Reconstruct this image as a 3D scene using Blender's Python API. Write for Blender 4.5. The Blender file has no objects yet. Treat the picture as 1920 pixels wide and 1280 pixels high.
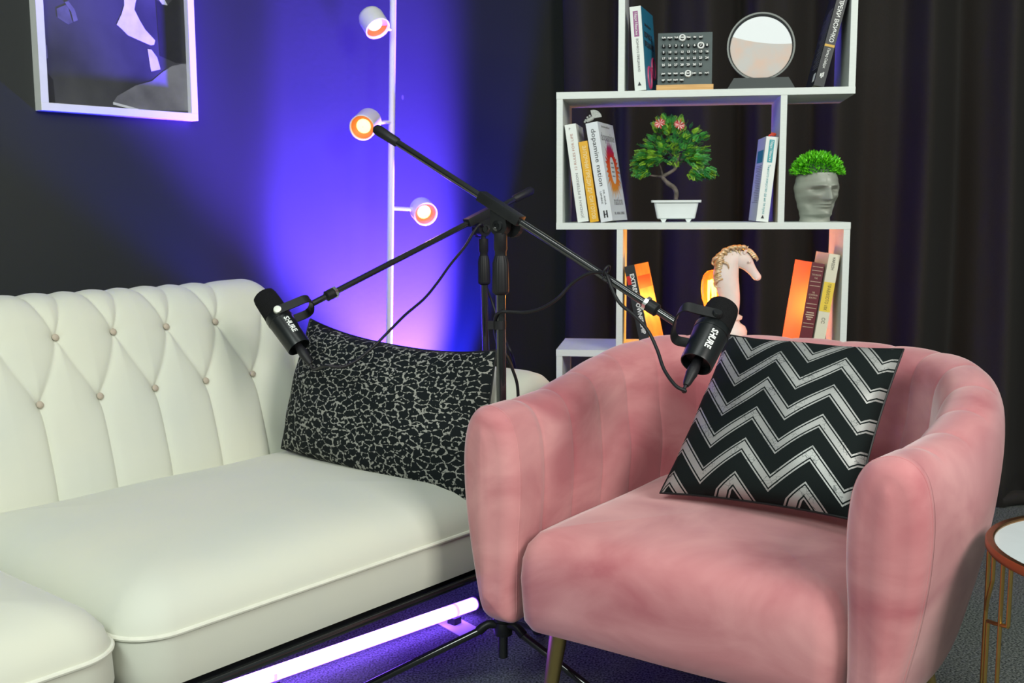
import bpy, bmesh, math, random
from math import sin, cos, pi, radians, sqrt, exp
from mathutils import Vector, Matrix
random.seed(7)
C = bpy.context.scene.collection
V = Vector

# ------------------------------------------------------------------ camera
FPX, PITCH, ROLL, EYE = 2008.2, 0.1244, -0.0041, V((0, 0, 1.0))
fw = V((0, cos(PITCH), -sin(PITCH)))
rt0 = V((1, 0, 0)); up0 = rt0.cross(fw)
rt = cos(ROLL) * rt0 + sin(ROLL) * up0
up = -sin(ROLL) * rt0 + cos(ROLL) * up0
cd = bpy.data.cameras.new('camera'); cam = bpy.data.objects.new('camera', cd); C.objects.link(cam)
cd.sensor_width = 36.0; cd.lens = 36.0 * FPX / 1920.0
cam.matrix_world = Matrix.Translation(EYE) @ Matrix((rt, up, -fw)).transposed().to_4x4()
cd.clip_start = 0.02
cd.dof.use_dof = True; cd.dof.focus_distance = 1.95; cd.dof.aperture_fstop = 8.0
bpy.context.scene.camera = cam
def ray(x, y): return fw + (x - 960) / FPX * rt - (y - 640) / FPX * up
def aty(x, y, d):
    v = ray(x, y); return EYE + v * (d / v.y)

# ------------------------------------------------------------------ world, lights, exposure
sc = bpy.context.scene
sc.view_settings.view_transform = 'Standard'; sc.view_settings.look = 'None'
sc.view_settings.exposure = 0.0; sc.view_settings.gamma = 1.0
sc.view_settings.use_curve_mapping = False
w = bpy.data.worlds.new('world'); sc.world = w; w.use_nodes = True
w.node_tree.nodes['Background'].inputs[0].default_value = (0.86, 1.0, 0.93, 1)
w.node_tree.nodes['Background'].inputs[1].default_value = 0.20
def look(loc, tgt):
    d = (V(tgt) - V(loc)).normalized()
    return Matrix.Translation(V(loc)) @ d.to_track_quat('-Z', 'Y').to_matrix().to_4x4()
def area(name, loc, tgt, sx, sy, power, col):
    l = bpy.data.lights.new(name, 'AREA'); l.shape = 'RECTANGLE'; l.size = sx; l.size_y = sy
    l.energy = power; l.color = col
    o = bpy.data.objects.new(name, l); C.objects.link(o); o.matrix_world = look(loc, tgt); return o
def spot(name, loc, tgt, ang, blend, power, col, size=0.03):
    l = bpy.data.lights.new(name, 'SPOT'); l.spot_size = radians(ang); l.spot_blend = blend
    l.energy = power; l.color = col; l.shadow_soft_size = size
    o = bpy.data.objects.new(name, l); C.objects.link(o); o.matrix_world = look(loc, tgt); return o
def point(name, loc, power, col, size=0.02):
    l = bpy.data.lights.new(name, 'POINT'); l.energy = power; l.color = col; l.shadow_soft_size = size
    o = bpy.data.objects.new(name, l); C.objects.link(o); o.location = loc; return o
area('ceiling_panel_light', (0.1, 1.25, 2.8), (0.1, 1.7, 0.5), 1.2, 0.25, 9.5, (0.95, 1.0, 0.96))
area('softbox_and_fill_light', (-0.9, -0.5, 2.35), (0.1, 2.1, 0.5), 1.2, 0.9, 52, (0.90, 1.0, 0.93))
area('softbox_and_fill_light', (1.75, -0.3, 2.15), (0.2, 2.2, 0.6), 1.1, 1.0, 66, (1.0, 0.97, 0.90))  # unseen fill, added to brighten the armchair's inner left arm

# ------------------------------------------------------------------ frames of the furniture
class Fr:
    def __init__(s, o, ang):
        a = radians(ang); s.o = V(o); s.x = V((cos(a), sin(a), 0)); s.y = V((-sin(a), cos(a), 0)); s.ang = a
        s.M = Matrix.Translation(s.o) @ Matrix.Rotation(a, 4, 'Z')
    def w(s, a, b, c=0): return s.o + a * s.x + b * s.y + V((0, 0, c))
    def loc(s, p):
        d = V(p) - s.o; return V((d.dot(s.x), d.dot(s.y), d.z))
    def ony(s, px, py, b):
        v = ray(px, py); return EYE + v * ((s.w(0, b) - EYE).dot(s.y) / v.dot(s.y))
    def ly(s, px, py, b): return s.loc(s.ony(px, py, b))
SO = Fr((-0.08244, 2.1, 0), 50)                       # sofa, wall and picture run along this frame
CH = Fr((0.25313 + 0.009 * 0.822, 1.73349 - 0.009 * 0.569, 0), -34.7)   # armchair
SH = Fr((0.11038, 2.66438, 0), -8.4454)               # bookshelf
ZB = 1.2779; HH = 0.3160; TT = 0.0164; SD = 0.239; SW = 0.704

LX, LYY, LZ = 1.15, 0.85, 0.09
spot('purple_floor_light_beam', SO.w(LX, LYY, LZ), SO.w(LX - 0.36, LYY + 0.27, LZ + 0.92), 55, 0.7, 6200, (0.106, 0.042, 1.0), 0.05)
spot('purple_floor_light_spill', SO.w(LX + 0.03, LYY - 0.02, LZ), SO.w(LX - 0.30, LYY + 0.28, LZ + 0.93), 76, 0.22, 480, (0.012, 0.016, 1.0), 0.04)

# ------------------------------------------------------------------ materials
def nt(name):
    m = bpy.data.materials.new(name); m.use_nodes = True
    return m, m.node_tree, m.node_tree.nodes['Principled BSDF']
def rgb(c): return (c[0], c[1], c[2], 1)
def mat(name, col, rough=0.5, metal=0.0, spec=0.5, noise=0.0, nscale=40, bump=0.0, bscale=200, sheen=0.0, coat=0.0, col2=None, stretch=None, emis=None, estr=0):
    m, t, p = nt(name)
    p.inputs['Base Color'].default_value = rgb(col); p.inputs['Roughness'].default_value = rough
    p.inputs['Metallic'].default_value = metal; p.inputs['Specular IOR Level'].default_value = spec
    p.inputs['Sheen Weight'].default_value = sheen; p.inputs['Sheen Roughness'].default_value = 0.45
    p.inputs['Coat Weight'].default_value = coat
    tc = t.nodes.new('ShaderNodeTexCoord'); mp = t.nodes.new('ShaderNodeMapping')
    t.links.new(tc.outputs['Object'], mp.inputs['Vector'])
    if stretch: mp.inputs['Scale'].default_value = stretch
    if noise or col2:
        n = t.nodes.new('ShaderNodeTexNoise'); n.inputs['Scale'].default_value = nscale; n.inputs['Detail'].default_value = 5; n.inputs['Distortion'].default_value = 0.7 if name == 'pink_velvet' else 0.0
        t.links.new(mp.outputs[0], n.inputs['Vector'])
        r = t.nodes.new('ShaderNodeValToRGB')
        r.color_ramp.elements[0].position = 0.32; r.color_ramp.elements[1].position = 0.68
        c2 = col2 or [c * (1 - noise) for c in col]
        r.color_ramp.elements[0].color = rgb(c2); r.color_ramp.elements[1].color = rgb([min(1, c * (1 + noise)) for c in col])
        t.links.new(n.outputs[0], r.inputs[0]); t.links.new(r.outputs[0], p.inputs['Base Color'])
    if bump:
        n2 = t.nodes.new('ShaderNodeTexNoise'); n2.inputs['Scale'].default_value = bscale; n2.inputs['Detail'].default_value = 3
        t.links.new(mp.outputs[0], n2.inputs['Vector'])
        b = t.nodes.new('ShaderNodeBump'); b.inputs['Strength'].default_value = bump; b.inputs['Distance'].default_value = 0.002
        t.links.new(n2.outputs[0], b.inputs['Height']); t.links.new(b.outputs[0], p.inputs['Normal'])
    if emis:
        p.inputs['Emission Color'].default_value = rgb(emis); p.inputs['Emission Strength'].default_value = estr
    return m
M = {}
M['pink'] = mat('pink_velvet', (0.66, 0.30, 0.305), 0.85, noise=0.0, nscale=4.6, sheen=0.5, bump=0.12, bscale=900, col2=(0.43, 0.125, 0.145), spec=0.2, stretch=(1, 1, 1.7))
M['cream'] = mat('cream_velvet', (0.66, 0.66, 0.55), 0.85, noise=0.0, nscale=3, sheen=0.2, bump=0.08, bscale=900, col2=(0.60, 0.62, 0.55), spec=0.2)
M['piping'] = mat('cream_piping', (0.72, 0.72, 0.62), 0.8, noise=0.05)
M['button'] = mat('button_velvet_shaded', (0.46, 0.39, 0.31), 0.8, noise=0.05)  # brown tone puts the shading of the sunk buttons into the colour
M['white'] = mat('white_laminate', (0.65, 0.70, 0.67), 0.45, noise=0.03, nscale=60, stretch=(1, 1, 8))
M['wpaint'] = mat('white_powder_coat', (0.78, 0.78, 0.76), 0.4, noise=0.02)
M['black'] = mat('black_metal', (0.007, 0.008, 0.009), 0.20, metal=0.0, spec=0.7, coat=0.7, noise=0.1)
M['bplast'] = mat('black_plastic', (0.010, 0.011, 0.012), 0.42, spec=0.35, noise=0.15)
M['rubber'] = mat('black_rubber', (0.010, 0.010, 0.012), 0.5, spec=0.35, noise=0.15)
M['micbody'] = mat('mic_enamel', (0.006, 0.008, 0.009), 0.33, spec=0.45, noise=0.1)
M['foam'] = mat('foam', (0.012, 0.012, 0.013), 0.95, spec=0.15, noise=0.5, nscale=900, bump=0.9, bscale=1500)
M['chrome'] = mat('chrome', (0.75, 0.75, 0.72), 0.18, metal=1, noise=0.03)
M['pewter'] = mat('pewter_ornament', (0.42, 0.44, 0.42), 0.5, noise=0.2, nscale=200)
M['steel'] = mat('brushed_steel', (0.68, 0.70, 0.62), 0.32, metal=1, noise=0.05)
M['gold'] = mat('gold_metal', (0.62, 0.40, 0.13), 0.28, metal=1, noise=0.06)
M['copper'] = mat('bronze_rim', (0.45, 0.23, 0.10), 0.32, metal=1, noise=0.06)
M['brass'] = mat('brass_leg', (0.55, 0.40, 0.16), 0.3, metal=1, noise=0.05)
M['glasswhite'] = mat('white_glass', (0.62, 0.70, 0.72), 0.12, noise=0.02)
M['cream_paper'] = mat('book_paper', (0.70, 0.64, 0.50), 0.8, noise=0.12, nscale=300, stretch=(8, 1, 1))
M['grey_label'] = mat('grey_print', (0.20, 0.20, 0.21), 0.6, noise=0.05)
M['print_white'] = mat('white_print', (0.80, 0.82, 0.80), 0.6, noise=0.02)
M['print_black'] = mat('black_print', (0.02, 0.02, 0.025), 0.6, noise=0.05)
M['greenleaf'] = mat('fern_leaf', (0.07, 0.38, 0.05), 0.4, nscale=40, col2=(0.01, 0.12, 0.04), noise=0.1)
M['limeleaf'] = mat('lime_leaf_tip', (0.36, 0.62, 0.04), 0.45, nscale=25, col2=(0.12, 0.33, 0.02))
M['boxleaf'] = mat('boxwood_leaf', (0.20, 0.80, 0.02), 0.4, nscale=90, col2=(0.04, 0.32, 0.005))
M['bark'] = mat('grey_bark', (0.16, 0.13, 0.11), 0.8, nscale=60, col2=(0.03, 0.025, 0.02), bump=0.8, bscale=120)
M['petalr'] = mat('red_petal', (0.55, 0.03, 0.04), 0.5, noise=0.2)
M['petalw'] = mat('pink_white_petal', (0.75, 0.45, 0.42), 0.5, noise=0.1)
M['stone'] = mat('grey_glazed_ceramic', (0.33, 0.35, 0.30), 0.42, noise=0.12, nscale=14)
M['calboard'] = mat('slate_board', (0.060, 0.085, 0.085), 0.55, noise=0.08)
M['wood'] = mat('pale_wood', (0.62, 0.36, 0.13), 0.5, nscale=12, noise=0.1, col2=(0.50, 0.27, 0.08), stretch=(1, 6, 14))
M['plaster'] = mat('white_plaster', (0.72, 0.66, 0.62), 0.5, noise=0.03)
M['mane'] = mat('gold_mane', (0.42, 0.26, 0.08), 0.4, metal=0.4, nscale=120, noise=0.1, col2=(0.62, 0.55, 0.42))
M['amber'] = None

def frame_wall():
    m, t, p = nt('black_painted_wall')
    tc = t.nodes.new('ShaderNodeTexCoord')
    n = t.nodes.new('ShaderNodeTexNoise'); n.inputs['Scale'].default_value = 2.2; n.inputs['Detail'].default_value = 6
    t.links.new(tc.outputs['Object'], n.inputs['Vector'])
    r = t.nodes.new('ShaderNodeValToRGB'); r.color_ramp.elements[0].color = (0.020, 0.023, 0.023, 1); r.color_ramp.elements[1].color = (0.027, 0.030, 0.030, 1)
    t.links.new(n.outputs[0], r.inputs[0])
    v = t.nodes.new('ShaderNodeTexVoronoi'); v.inputs['Scale'].default_value = 4.5; v.inputs['Randomness'].default_value = 1
    mp = t.nodes.new('ShaderNodeMapping'); mp.inputs['Scale'].default_value = (1, 1, 0.6); t.links.new(tc.outputs['Object'], mp.inputs[0]); t.links.new(mp.outputs[0], v.inputs['Vector'])
    lt = t.nodes.new('ShaderNodeMath'); lt.operation = 'LESS_THAN'; lt.inputs[1].default_value = 0.022; t.links.new(v.outputs['Distance'], lt.inputs[0])
    mx = t.nodes.new('ShaderNodeMixRGB'); mx.inputs[2].default_value = (0.07, 0.075, 0.07, 1)
    t.links.new(lt.outputs[0], mx.inputs[0]); t.links.new(r.outputs[0], mx.inputs[1]); t.links.new(mx.outputs[0], p.inputs['Base Color'])
    p.inputs['Roughness'].default_value = 0.55; p.inputs['Specular IOR Level'].default_value = 0.3
    n2 = t.nodes.new('ShaderNodeTexNoise'); n2.inputs['Scale'].default_value = 60; t.links.new(tc.outputs['Object'], n2.inputs['Vector'])
    b = t.nodes.new('ShaderNodeBump'); b.inputs['Strength'].default_value = 0.15; b.inputs['Distance'].default_value = 0.002
    t.links.new(n2.outputs[0], b.inputs['Height']); t.links.new(b.outputs[0], p.inputs['Normal'])
    return m
M['wall'] = frame_wall()
def carpet():
    m, t, p = nt('grey_carpet')
    tc = t.nodes.new('ShaderNodeTexCoord')
    n = t.nodes.new('ShaderNodeTexNoise'); n.inputs['Scale'].default_value = 210; n.inputs['Detail'].default_value = 4
    t.links.new(tc.outputs['Object'], n.inputs['Vector'])
    r = t.nodes.new('ShaderNodeValToRGB'); r.color_ramp.elements[0].position = 0.36; r.color_ramp.elements[1].position = 0.66
    r.color_ramp.elements[0].color = (0.030, 0.038, 0.036, 1); r.color_ramp.elements[1].color = (0.26, 0.29, 0.27, 1)
    t.links.new(n.outputs[0], r.inputs[0]); t.links.new(r.outputs[0], p.inputs['Base Color'])
    p.inputs['Roughness'].default_value = 0.95; p.inputs['Specular IOR Level'].default_value = 0.1
    b = t.nodes.new('ShaderNodeBump'); b.inputs['Strength'].default_value = 0.8; b.inputs['Distance'].default_value = 0.004
    t.links.new(n.outputs[0], b.inputs['Height']); t.links.new(b.outputs[0], p.inputs['Normal'])
    return m
M['carpet'] = carpet()
M['curtain'] = mat('black_curtain_cloth', (0.029, 0.027, 0.025), 0.8, spec=0.12, noise=0.1, nscale=300, sheen=0.04, bump=0.3, bscale=700)

def chevron_mat():
    m, t, p = nt('chevron_fabric')
    uv = t.nodes.new('ShaderNodeUVMap'); sp = t.nodes.new('ShaderNodeSeparateXYZ'); t.links.new(uv.outputs[0], sp.inputs[0])
    def mth(op, a, b=None, c=None):
        n = t.nodes.new('ShaderNodeMath'); n.operation = op
        for i, q in enumerate((a, b, c)):
            if q is None: continue
            if isinstance(q, (int, float)): n.inputs[i].default_value = q
            else: t.links.new(q, n.inputs[i])
        return n.outputs[0]
    u, v = sp.outputs[0], sp.outputs[1]
    uu = mth('ADD', u, -0.045 + 0.36)
    tri = mth('PINGPONG', uu, 0.18)
    tri = mth('MULTIPLY', tri, 0.19 / 0.18)
    q = mth('ADD', mth('ADD', v, tri), 0.028)
    f = mth('FRACT', mth('DIVIDE', q, 0.198))
    r = t.nodes.new('ShaderNodeValToRGB'); r.color_ramp.interpolation = 'CONSTANT'
    dk, sv = (0.004, 0.008, 0.008, 1), (0.36, 0.37, 0.36, 1)
    st = [(0, dk), (0.30, sv), (0.355, dk), (0.405, sv), (0.635, dk), (0.685, sv), (0.74, dk)]
    e = r.color_ramp.elements; e[0].position = 0; e[0].color = dk; e[1].position = st[1][0]; e[1].color = sv
    for pos, c in st[2:]:
        x = e.new(pos); x.color = c
    t.links.new(f, r.inputs[0])
    # cracks in the silver foil
    vo = t.nodes.new('ShaderNodeTexVoronoi'); vo.feature = 'DISTANCE_TO_EDGE'; vo.inputs['Scale'].default_value = 42; t.links.new(uv.outputs[0], vo.inputs['Vector'])
    cr = mth('LESS_THAN', vo.outputs['Distance'], 0.035)
    no = t.nodes.new('ShaderNodeTexNoise'); no.inputs['Scale'].default_value = 9; t.links.new(uv.outputs[0], no.inputs['Vector'])
    cr = mth('MULTIPLY', cr, mth('GREATER_THAN', no.outputs[0], 0.52))
    mx = t.nodes.new('ShaderNodeMixRGB'); mx.inputs[2].default_value = (0.09, 0.10, 0.10, 1); t.links.new(mth('MULTIPLY', mth('MULTIPLY', cr, mth('GREATER_THAN', r.outputs[0], 0.1)), 0.75), mx.inputs[0]); t.links.new(r.outputs[0], mx.inputs[1])
    t.links.new(mx.outputs[0], p.inputs['Base Color'])
    isv = mth('GREATER_THAN', r.outputs[0], 0.1)
    t.links.new(mth('SUBTRACT', 0.85, mth('MULTIPLY', isv, 0.4)), p.inputs['Roughness'])
    t.links.new(mth('MULTIPLY', isv, 0.35), p.inputs['Metallic'])
    p.inputs['Specular IOR Level'].default_value = 0.2
    n2 = t.nodes.new('ShaderNodeTexNoise'); n2.inputs['Scale'].default_value = 260; t.links.new(uv.outputs[0], n2.inputs['Vector'])
    b = t.nodes.new('ShaderNodeBump'); b.inputs['Strength'].default_value = 0.25; b.inputs['Distance'].default_value = 0.001
    t.links.new(n2.outputs[0], b.inputs['Height']); t.links.new(b.outputs[0], p.inputs['Normal'])
    return m
M['chevron'] = chevron_mat()
def leopard_mat():
    m, t, p = nt('leopard_fabric')
    uv = t.nodes.new('ShaderNodeUVMap'); mp = t.nodes.new('ShaderNodeMapping'); mp.inputs['Scale'].default_value = (22, 22, 1); mp.inputs['Rotation'].default_value = (0, 0, -0.25)
    t.links.new(uv.outputs[0], mp.inputs[0])
    no = t.nodes.new('ShaderNodeTexNoise'); no.inputs['Scale'].default_value = 1.6; no.inputs['Detail'].default_value = 3; t.links.new(mp.outputs[0], no.inputs['Vector'])
    mx = t.nodes.new('ShaderNodeMixRGB'); mx.blend_type = 'ADD'; mx.inputs[0].default_value = 0.6
    t.links.new(mp.outputs[0], mx.inputs[1]); t.links.new(no.outputs[1], mx.inputs[2])
    ms = t.nodes.new('ShaderNodeMapping'); ms.inputs['Scale'].default_value = (0.75, 1.2, 1); t.links.new(mx.outputs[0], ms.inputs[0])
    def vor(feat, sc):
        v = t.nodes.new('ShaderNodeTexVoronoi'); v.feature = feat; v.inputs['Scale'].default_value = sc; t.links.new(ms.outputs[0], v.inputs['Vector']); return v
    def mth(op, a, b=None):
        n = t.nodes.new('ShaderNodeMath'); n.operation = op
        for i, q in enumerate((a, b)):
            if q is None: continue
            if isinstance(q, (int, float)): n.inputs[i].default_value = q
            else: t.links.new(q, n.inputs[i])
        return n.outputs[0]
    ve = vor('DISTANCE_TO_EDGE', 1.35); vf = vor('F1', 1.35)
    n3 = t.nodes.new('ShaderNodeTexNoise'); n3.inputs['Scale'].default_value = 3.5; n3.inputs['Detail'].default_value = 2; t.links.new(mp.outputs[0], n3.inputs['Vector'])
    edge = mth('LESS_THAN', mth('ADD', ve.outputs['Distance'], mth('MULTIPLY', mth('SUBTRACT', n3.outputs[0], 0.5), 0.45)), 0.042)
    cen = mth('LESS_THAN', mth('ADD', vf.outputs['Distance'], mth('MULTIPLY', mth('SUBTRACT', n3.outputs[0], 0.5), 0.6)), 0.10)
    sepc = t.nodes.new('ShaderNodeSeparateColor'); t.links.new(vf.outputs['Color'], sepc.inputs[0])
    cen = mth('MULTIPLY', cen, mth('GREATER_THAN', sepc.outputs[0], 0.35))
    g = mth('MAXIMUM', edge, cen)
    mc = t.nodes.new('ShaderNodeMixRGB'); mc.inputs[1].default_value = (0.004, 0.007, 0.008, 1); mc.inputs[2].default_value = (0.29, 0.29, 0.26, 1)
    t.links.new(g, mc.inputs[0]); t.links.new(mc.outputs[0], p.inputs['Base Color'])
    p.inputs['Roughness'].default_value = 0.8; p.inputs['Specular IOR Level'].default_value = 0.2
    b = t.nodes.new('ShaderNodeBump'); b.inputs['Strength'].default_value = 0.3; b.inputs['Distance'].default_value = 0.001; b.invert = True
    t.links.new(g, b.inputs['Height']); t.links.new(b.outputs[0], p.inputs['Normal'])
    return m
M['leopard'] = leopard_mat()
def glassy(name, col, mixf=0.75, rough=0.05):
    m, t, p = nt(name); out = t.nodes['Material Output']
    tr = t.nodes.new('ShaderNodeBsdfTransparent'); tr.inputs[0].default_value = rgb(col)
    p.inputs['Base Color'].default_value = rgb(col); p.inputs['Roughness'].default_value = rough
    mx = t.nodes.new('ShaderNodeMixShader'); mx.inputs[0].default_value = 1 - mixf
    t.links.new(tr.outputs[0], mx.inputs[1]); t.links.new(p.outputs[0], mx.inputs[2]); t.links.new(mx.outputs[0], out.inputs[0])
    return m
M['acrylic'] = glassy('purple_tint_acrylic', (0.80, 0.72, 0.98), 0.93)  # purple tint stands in for the sharp edge of purple light on the floor
M['amber'] = glassy('amber_glass', (1.0, 0.55, 0.16), 0.72)
def emit(name, col, s):
    m, t, p = nt(name); p.inputs['Base Color'].default_value = rgb([min(1, c) for c in col])
    p.inputs['Emission Color'].default_value = rgb(col); p.inputs['Emission Strength'].default_value = s; return m
M['tube'] = emit('purple_led_tube', (0.33, 0.15, 1.0), 15)
M['bulbcore'] = emit('warm_bulb', (1.0, 0.55, 0.20), 3.5)
M['bulbring'] = emit('reflector_painted_glow', (0.55, 0.15, 0.02), 0.5)  # emission stands in for bulb light falling on the reflector
M['filament'] = emit('warm_filament', (1.0, 0.62, 0.22), 22)
def flat(name, col, rough=0.45, col2=None, nscale=8, noise=0.05): return mat(name, col, rough, noise=noise, nscale=nscale, col2=col2)

# ------------------------------------------------------------------ mesh helpers
def link(name, me, m, parent=None, smooth=True):
    o = bpy.data.objects.new(name, me); C.objects.link(o)
    if m: me.materials.append(m)
    if parent: o.parent = parent
    if smooth:
        me.polygons.foreach_set('use_smooth', [True] * len(me.polygons))
        try: me.set_sharp_from_angle(angle=radians(42))
        except Exception: pass
    return o
def mk(name, vs, fs, m, parent=None, smooth=True):
    me = bpy.data.meshes.new(name); me.from_pydata([tuple(v) for v in vs], [], fs); me.update()
    bm = bmesh.new(); bm.from_mesh(me); bmesh.ops.recalc_face_normals(bm, faces=bm.faces); bm.to_mesh(me); bm.free()
    return link(name, me, m, parent, smooth)
class MB:
    def __init__(s): s.v = []; s.f = []
    def add(s, vs, fs, Mx=None):
        b = len(s.v); s.v += [(Mx @ V(v)) if Mx else V(v) for v in vs]; s.f += [tuple(i + b for i in f) for f in fs]; return s
    def box(s, x0, x1, y0, y1, z0, z1, Mx=None, bev=0.0):
        bm = bmesh.new(); bmesh.ops.create_cube(bm, size=1)
        for v in bm.verts: v.co = V(((x0 + x1) / 2 + v.co.x * (x1 - x0), (y0 + y1) / 2 + v.co.y * (y1 - y0), (z0 + z1) / 2 + v.co.z * (z1 - z0)))
        if bev: bmesh.ops.bevel(bm, geom=bm.edges[:], offset=bev, segments=2, affect='EDGES', profile=0.7)
        bm.verts.index_update(); s.add([v.co.copy() for v in bm.verts], [[v.index for v in f.verts] for f in bm.faces], Mx); bm.free(); return s
    def grid(s, rows, closed=False, cap=True):
        n = len(rows[0]); b = len(s.v)
        for r in rows: s.v += [V(p) for p in r]
        for i in range(len(rows) - 1):
            for j in range(n if closed else n - 1):
                k = (j + 1) % n; s.f.append((b + i * n + j, b + i * n + k, b + (i + 1) * n + k, b + (i + 1) * n + j))
        if closed and cap:
            s.f.append(tuple(b + j for j in range(n))[::-1]); s.f.append(tuple(b + (len(rows) - 1) * n + j for j in range(n)))
        return s
    def tube(s, pts, rad, n=10, sub=0, cap=True):
        P = [V(p) for p in pts]
        if sub: P = catmull(P, sub)
        R = rad if isinstance(rad, (list, tuple)) else [rad] * len(P)
        if len(R) != len(P): R = [R[min(len(R) - 1, int(i * (len(R) - 1) / (len(P) - 1) + 0.5))] for i in range(len(P))]
        T = []
        for i in range(len(P)):
            a = P[min(i + 1, len(P) - 1)] - P[max(i - 1, 0)]; T.append(a.normalized())
        u = T[0].orthogonal().normalized(); rows = []
        for i in range(len(P)):
            u = (u - T[i] * u.dot(T[i])).normalized(); q = T[i].cross(u)
            rows.append([P[i] + R[i] * (cos(2 * pi * k / n) * u + sin(2 * pi * k / n) * q) for k in range(n)])
        return s.grid(rows, True, cap)
    def lathe(s, prof, n=32, Mx=None, cap=True, a0=0, ribs=0, ramp=0):
        rows = []
        for r, z in prof:
            rows.append([((Mx or Matrix()) @ V(((r + (ramp * (1 if (k % 2) else -1) if ribs else 0)) * cos(2 * pi * k / n), (r + (ramp * (1 if (k % 2) else -1) if ribs else 0)) * sin(2 * pi * k / n), z))) for k in range(n)])
        return s.grid(rows, True, cap)
    def build(s, name, m, parent=None, smooth=True): return mk(name, s.v, s.f, m, parent, smooth)
def catmull(P, sub):
    out = []; n = len(P)
    for i in range(n - 1):
        a, b, c, d = P[max(i - 1, 0)], P[i], P[i + 1], P[min(i + 2, n - 1)]
        for k in range(sub):
            t = k / sub
            out.append(0.5 * ((2 * b) + (c - a) * t + (2 * a - 5 * b + 4 * c - d) * t * t + (3 * b - a - 3 * c + d) * t ** 3))
    out.append(P[-1]); return out
def axis(p, q):
    """matrix at p whose z axis points to q"""
    d = (V(q) - V(p)).normalized(); return Matrix.Translation(V(p)) @ d.to_track_quat('Z', 'Y').to_matrix().to_4x4()
def empty(name, label, cat, loc=(0, 0, 0), rz=0, group=None):
    o = bpy.data.objects.new(name, None); C.objects.link(o); o.location = loc; o.rotation_euler = (0, 0, rz)
    o.empty_display_size = 0.05
    return tag(o, label, cat, group)
def tag(o, label, cat, group=None):
    o['label'] = label; o['category'] = cat
    if group: o['group'] = group
    return o
def struct(o): o['kind'] = 'structure'; return o
def sub(o, t): o['label'] = t; return o
def text(name, body, size, m, parent, loc, xd, yd, ext=0.0002, fit=None, align='CENTER', sx=1.0, bold=0.0):
    c = bpy.data.curves.new('t', 'FONT'); c.body = body; c.size = size; c.extrude = ext; c.align_x = align; c.align_y = 'CENTER'; c.offset = bold
    c.resolution_u = 2
    o = bpy.data.objects.new('t', c); C.objects.link(o)
    dg = bpy.context.evaluated_depsgraph_get(); me = bpy.data.meshes.new_from_object(o.evaluated_get(dg)); bpy.data.objects.remove(o)
    xs = [v.co.x for v in me.vertices] or [0]
    k = 1.0
    if fit: k = fit / max(1e-6, max(xs) - min(xs))
    xd = V(xd).normalized(); yd = V(yd).normalized(); zd = xd.cross(yd)
    Mx = Matrix((xd, yd, zd)).transposed().to_4x4(); Mx.translation = V(loc)
    for v in me.vertices: v.co = Mx @ V((v.co.x * k * sx, v.co.y * (k if fit is None else 1), v.co.z))
    me.materials.clear(); me.name = name
    return link(name, me, m, parent, False)

# ------------------------------------------------------------------ the room
mb = MB().box(-4.5, 4.5, -2.5, 6.5, -0.05, 0.0); struct(mb.build('floor', M['carpet'], smooth=False))
WY = 1.15
o = MB().box(-3.2, 2.95, WY, WY + 0.1, 0.0, 2.9).build('wall_left', M['wall'], smooth=False); o.matrix_world = SO.M; struct(o)
o = MB().box(-3.2, 2.5, WY - 0.014, WY, 0.0, 0.08, bev=0.003).build('baseboard_left', M['bplast']); o.matrix_world = SO.M; struct(o)
# curtain
ca, cb = V((0.205, 4.08, 0)), V((3.2, 3.03, 0)); cdv = (cb - ca); cn = V((cdv.y, -cdv.x, 0)).normalized()
NX, NZ = 620, 24; rows = []
for k in range(NZ + 1):
    z = 2.7 * k / NZ; row = []
    fl = 1 - k / NZ
    for i in range(NX + 1):
        s = i / NX; L = s * cdv.length
        a = 0.052 * sin(2 * pi * L / 0.235 + 0.9 * sin(L * 3.1)) + 0.022 * sin(2 * pi * L / 0.142 + 1.7 + 0.5 * z) + 0.010 * sin(2 * pi * L / 0.36 + 0.35 * z)
        a = a * (1.0 + 0.35 * fl) + (0.03 * max(0, 0.05 - z) / 0.05)
        row.append(ca + cdv * s + cn * a + V((0.012 * sin(z * 2 + L * 9), 0, z)))
    rows.append(row)
cm = MB(); cm.grid(rows); cur = cm.build('curtain', M['curtain'])
so_ = cur.modifiers.new('s', 'SOLIDIFY'); so_.thickness = 0.003
tag(cur, 'long black blackout curtain hanging in folds behind the white bookshelf', 'curtain')
hem = MB().tube([ca + cdv * (i / 90) + cn * (0.05 + 0.018 * sin(i * 0.9) + 0.01 * sin(i * 2.3)) + V((0, 0, 0.022 + 0.006 * sin(i * 1.7))) for i in range(91)], 0.024, 10).build('hem', M['curtain'], cur)
rod = MB().tube([ca + V((-0.05, 0, 2.72)), cb + V((0, 0, 2.72))], 0.012, 12).build('curtain_rod', M['bplast'], cur)

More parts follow.
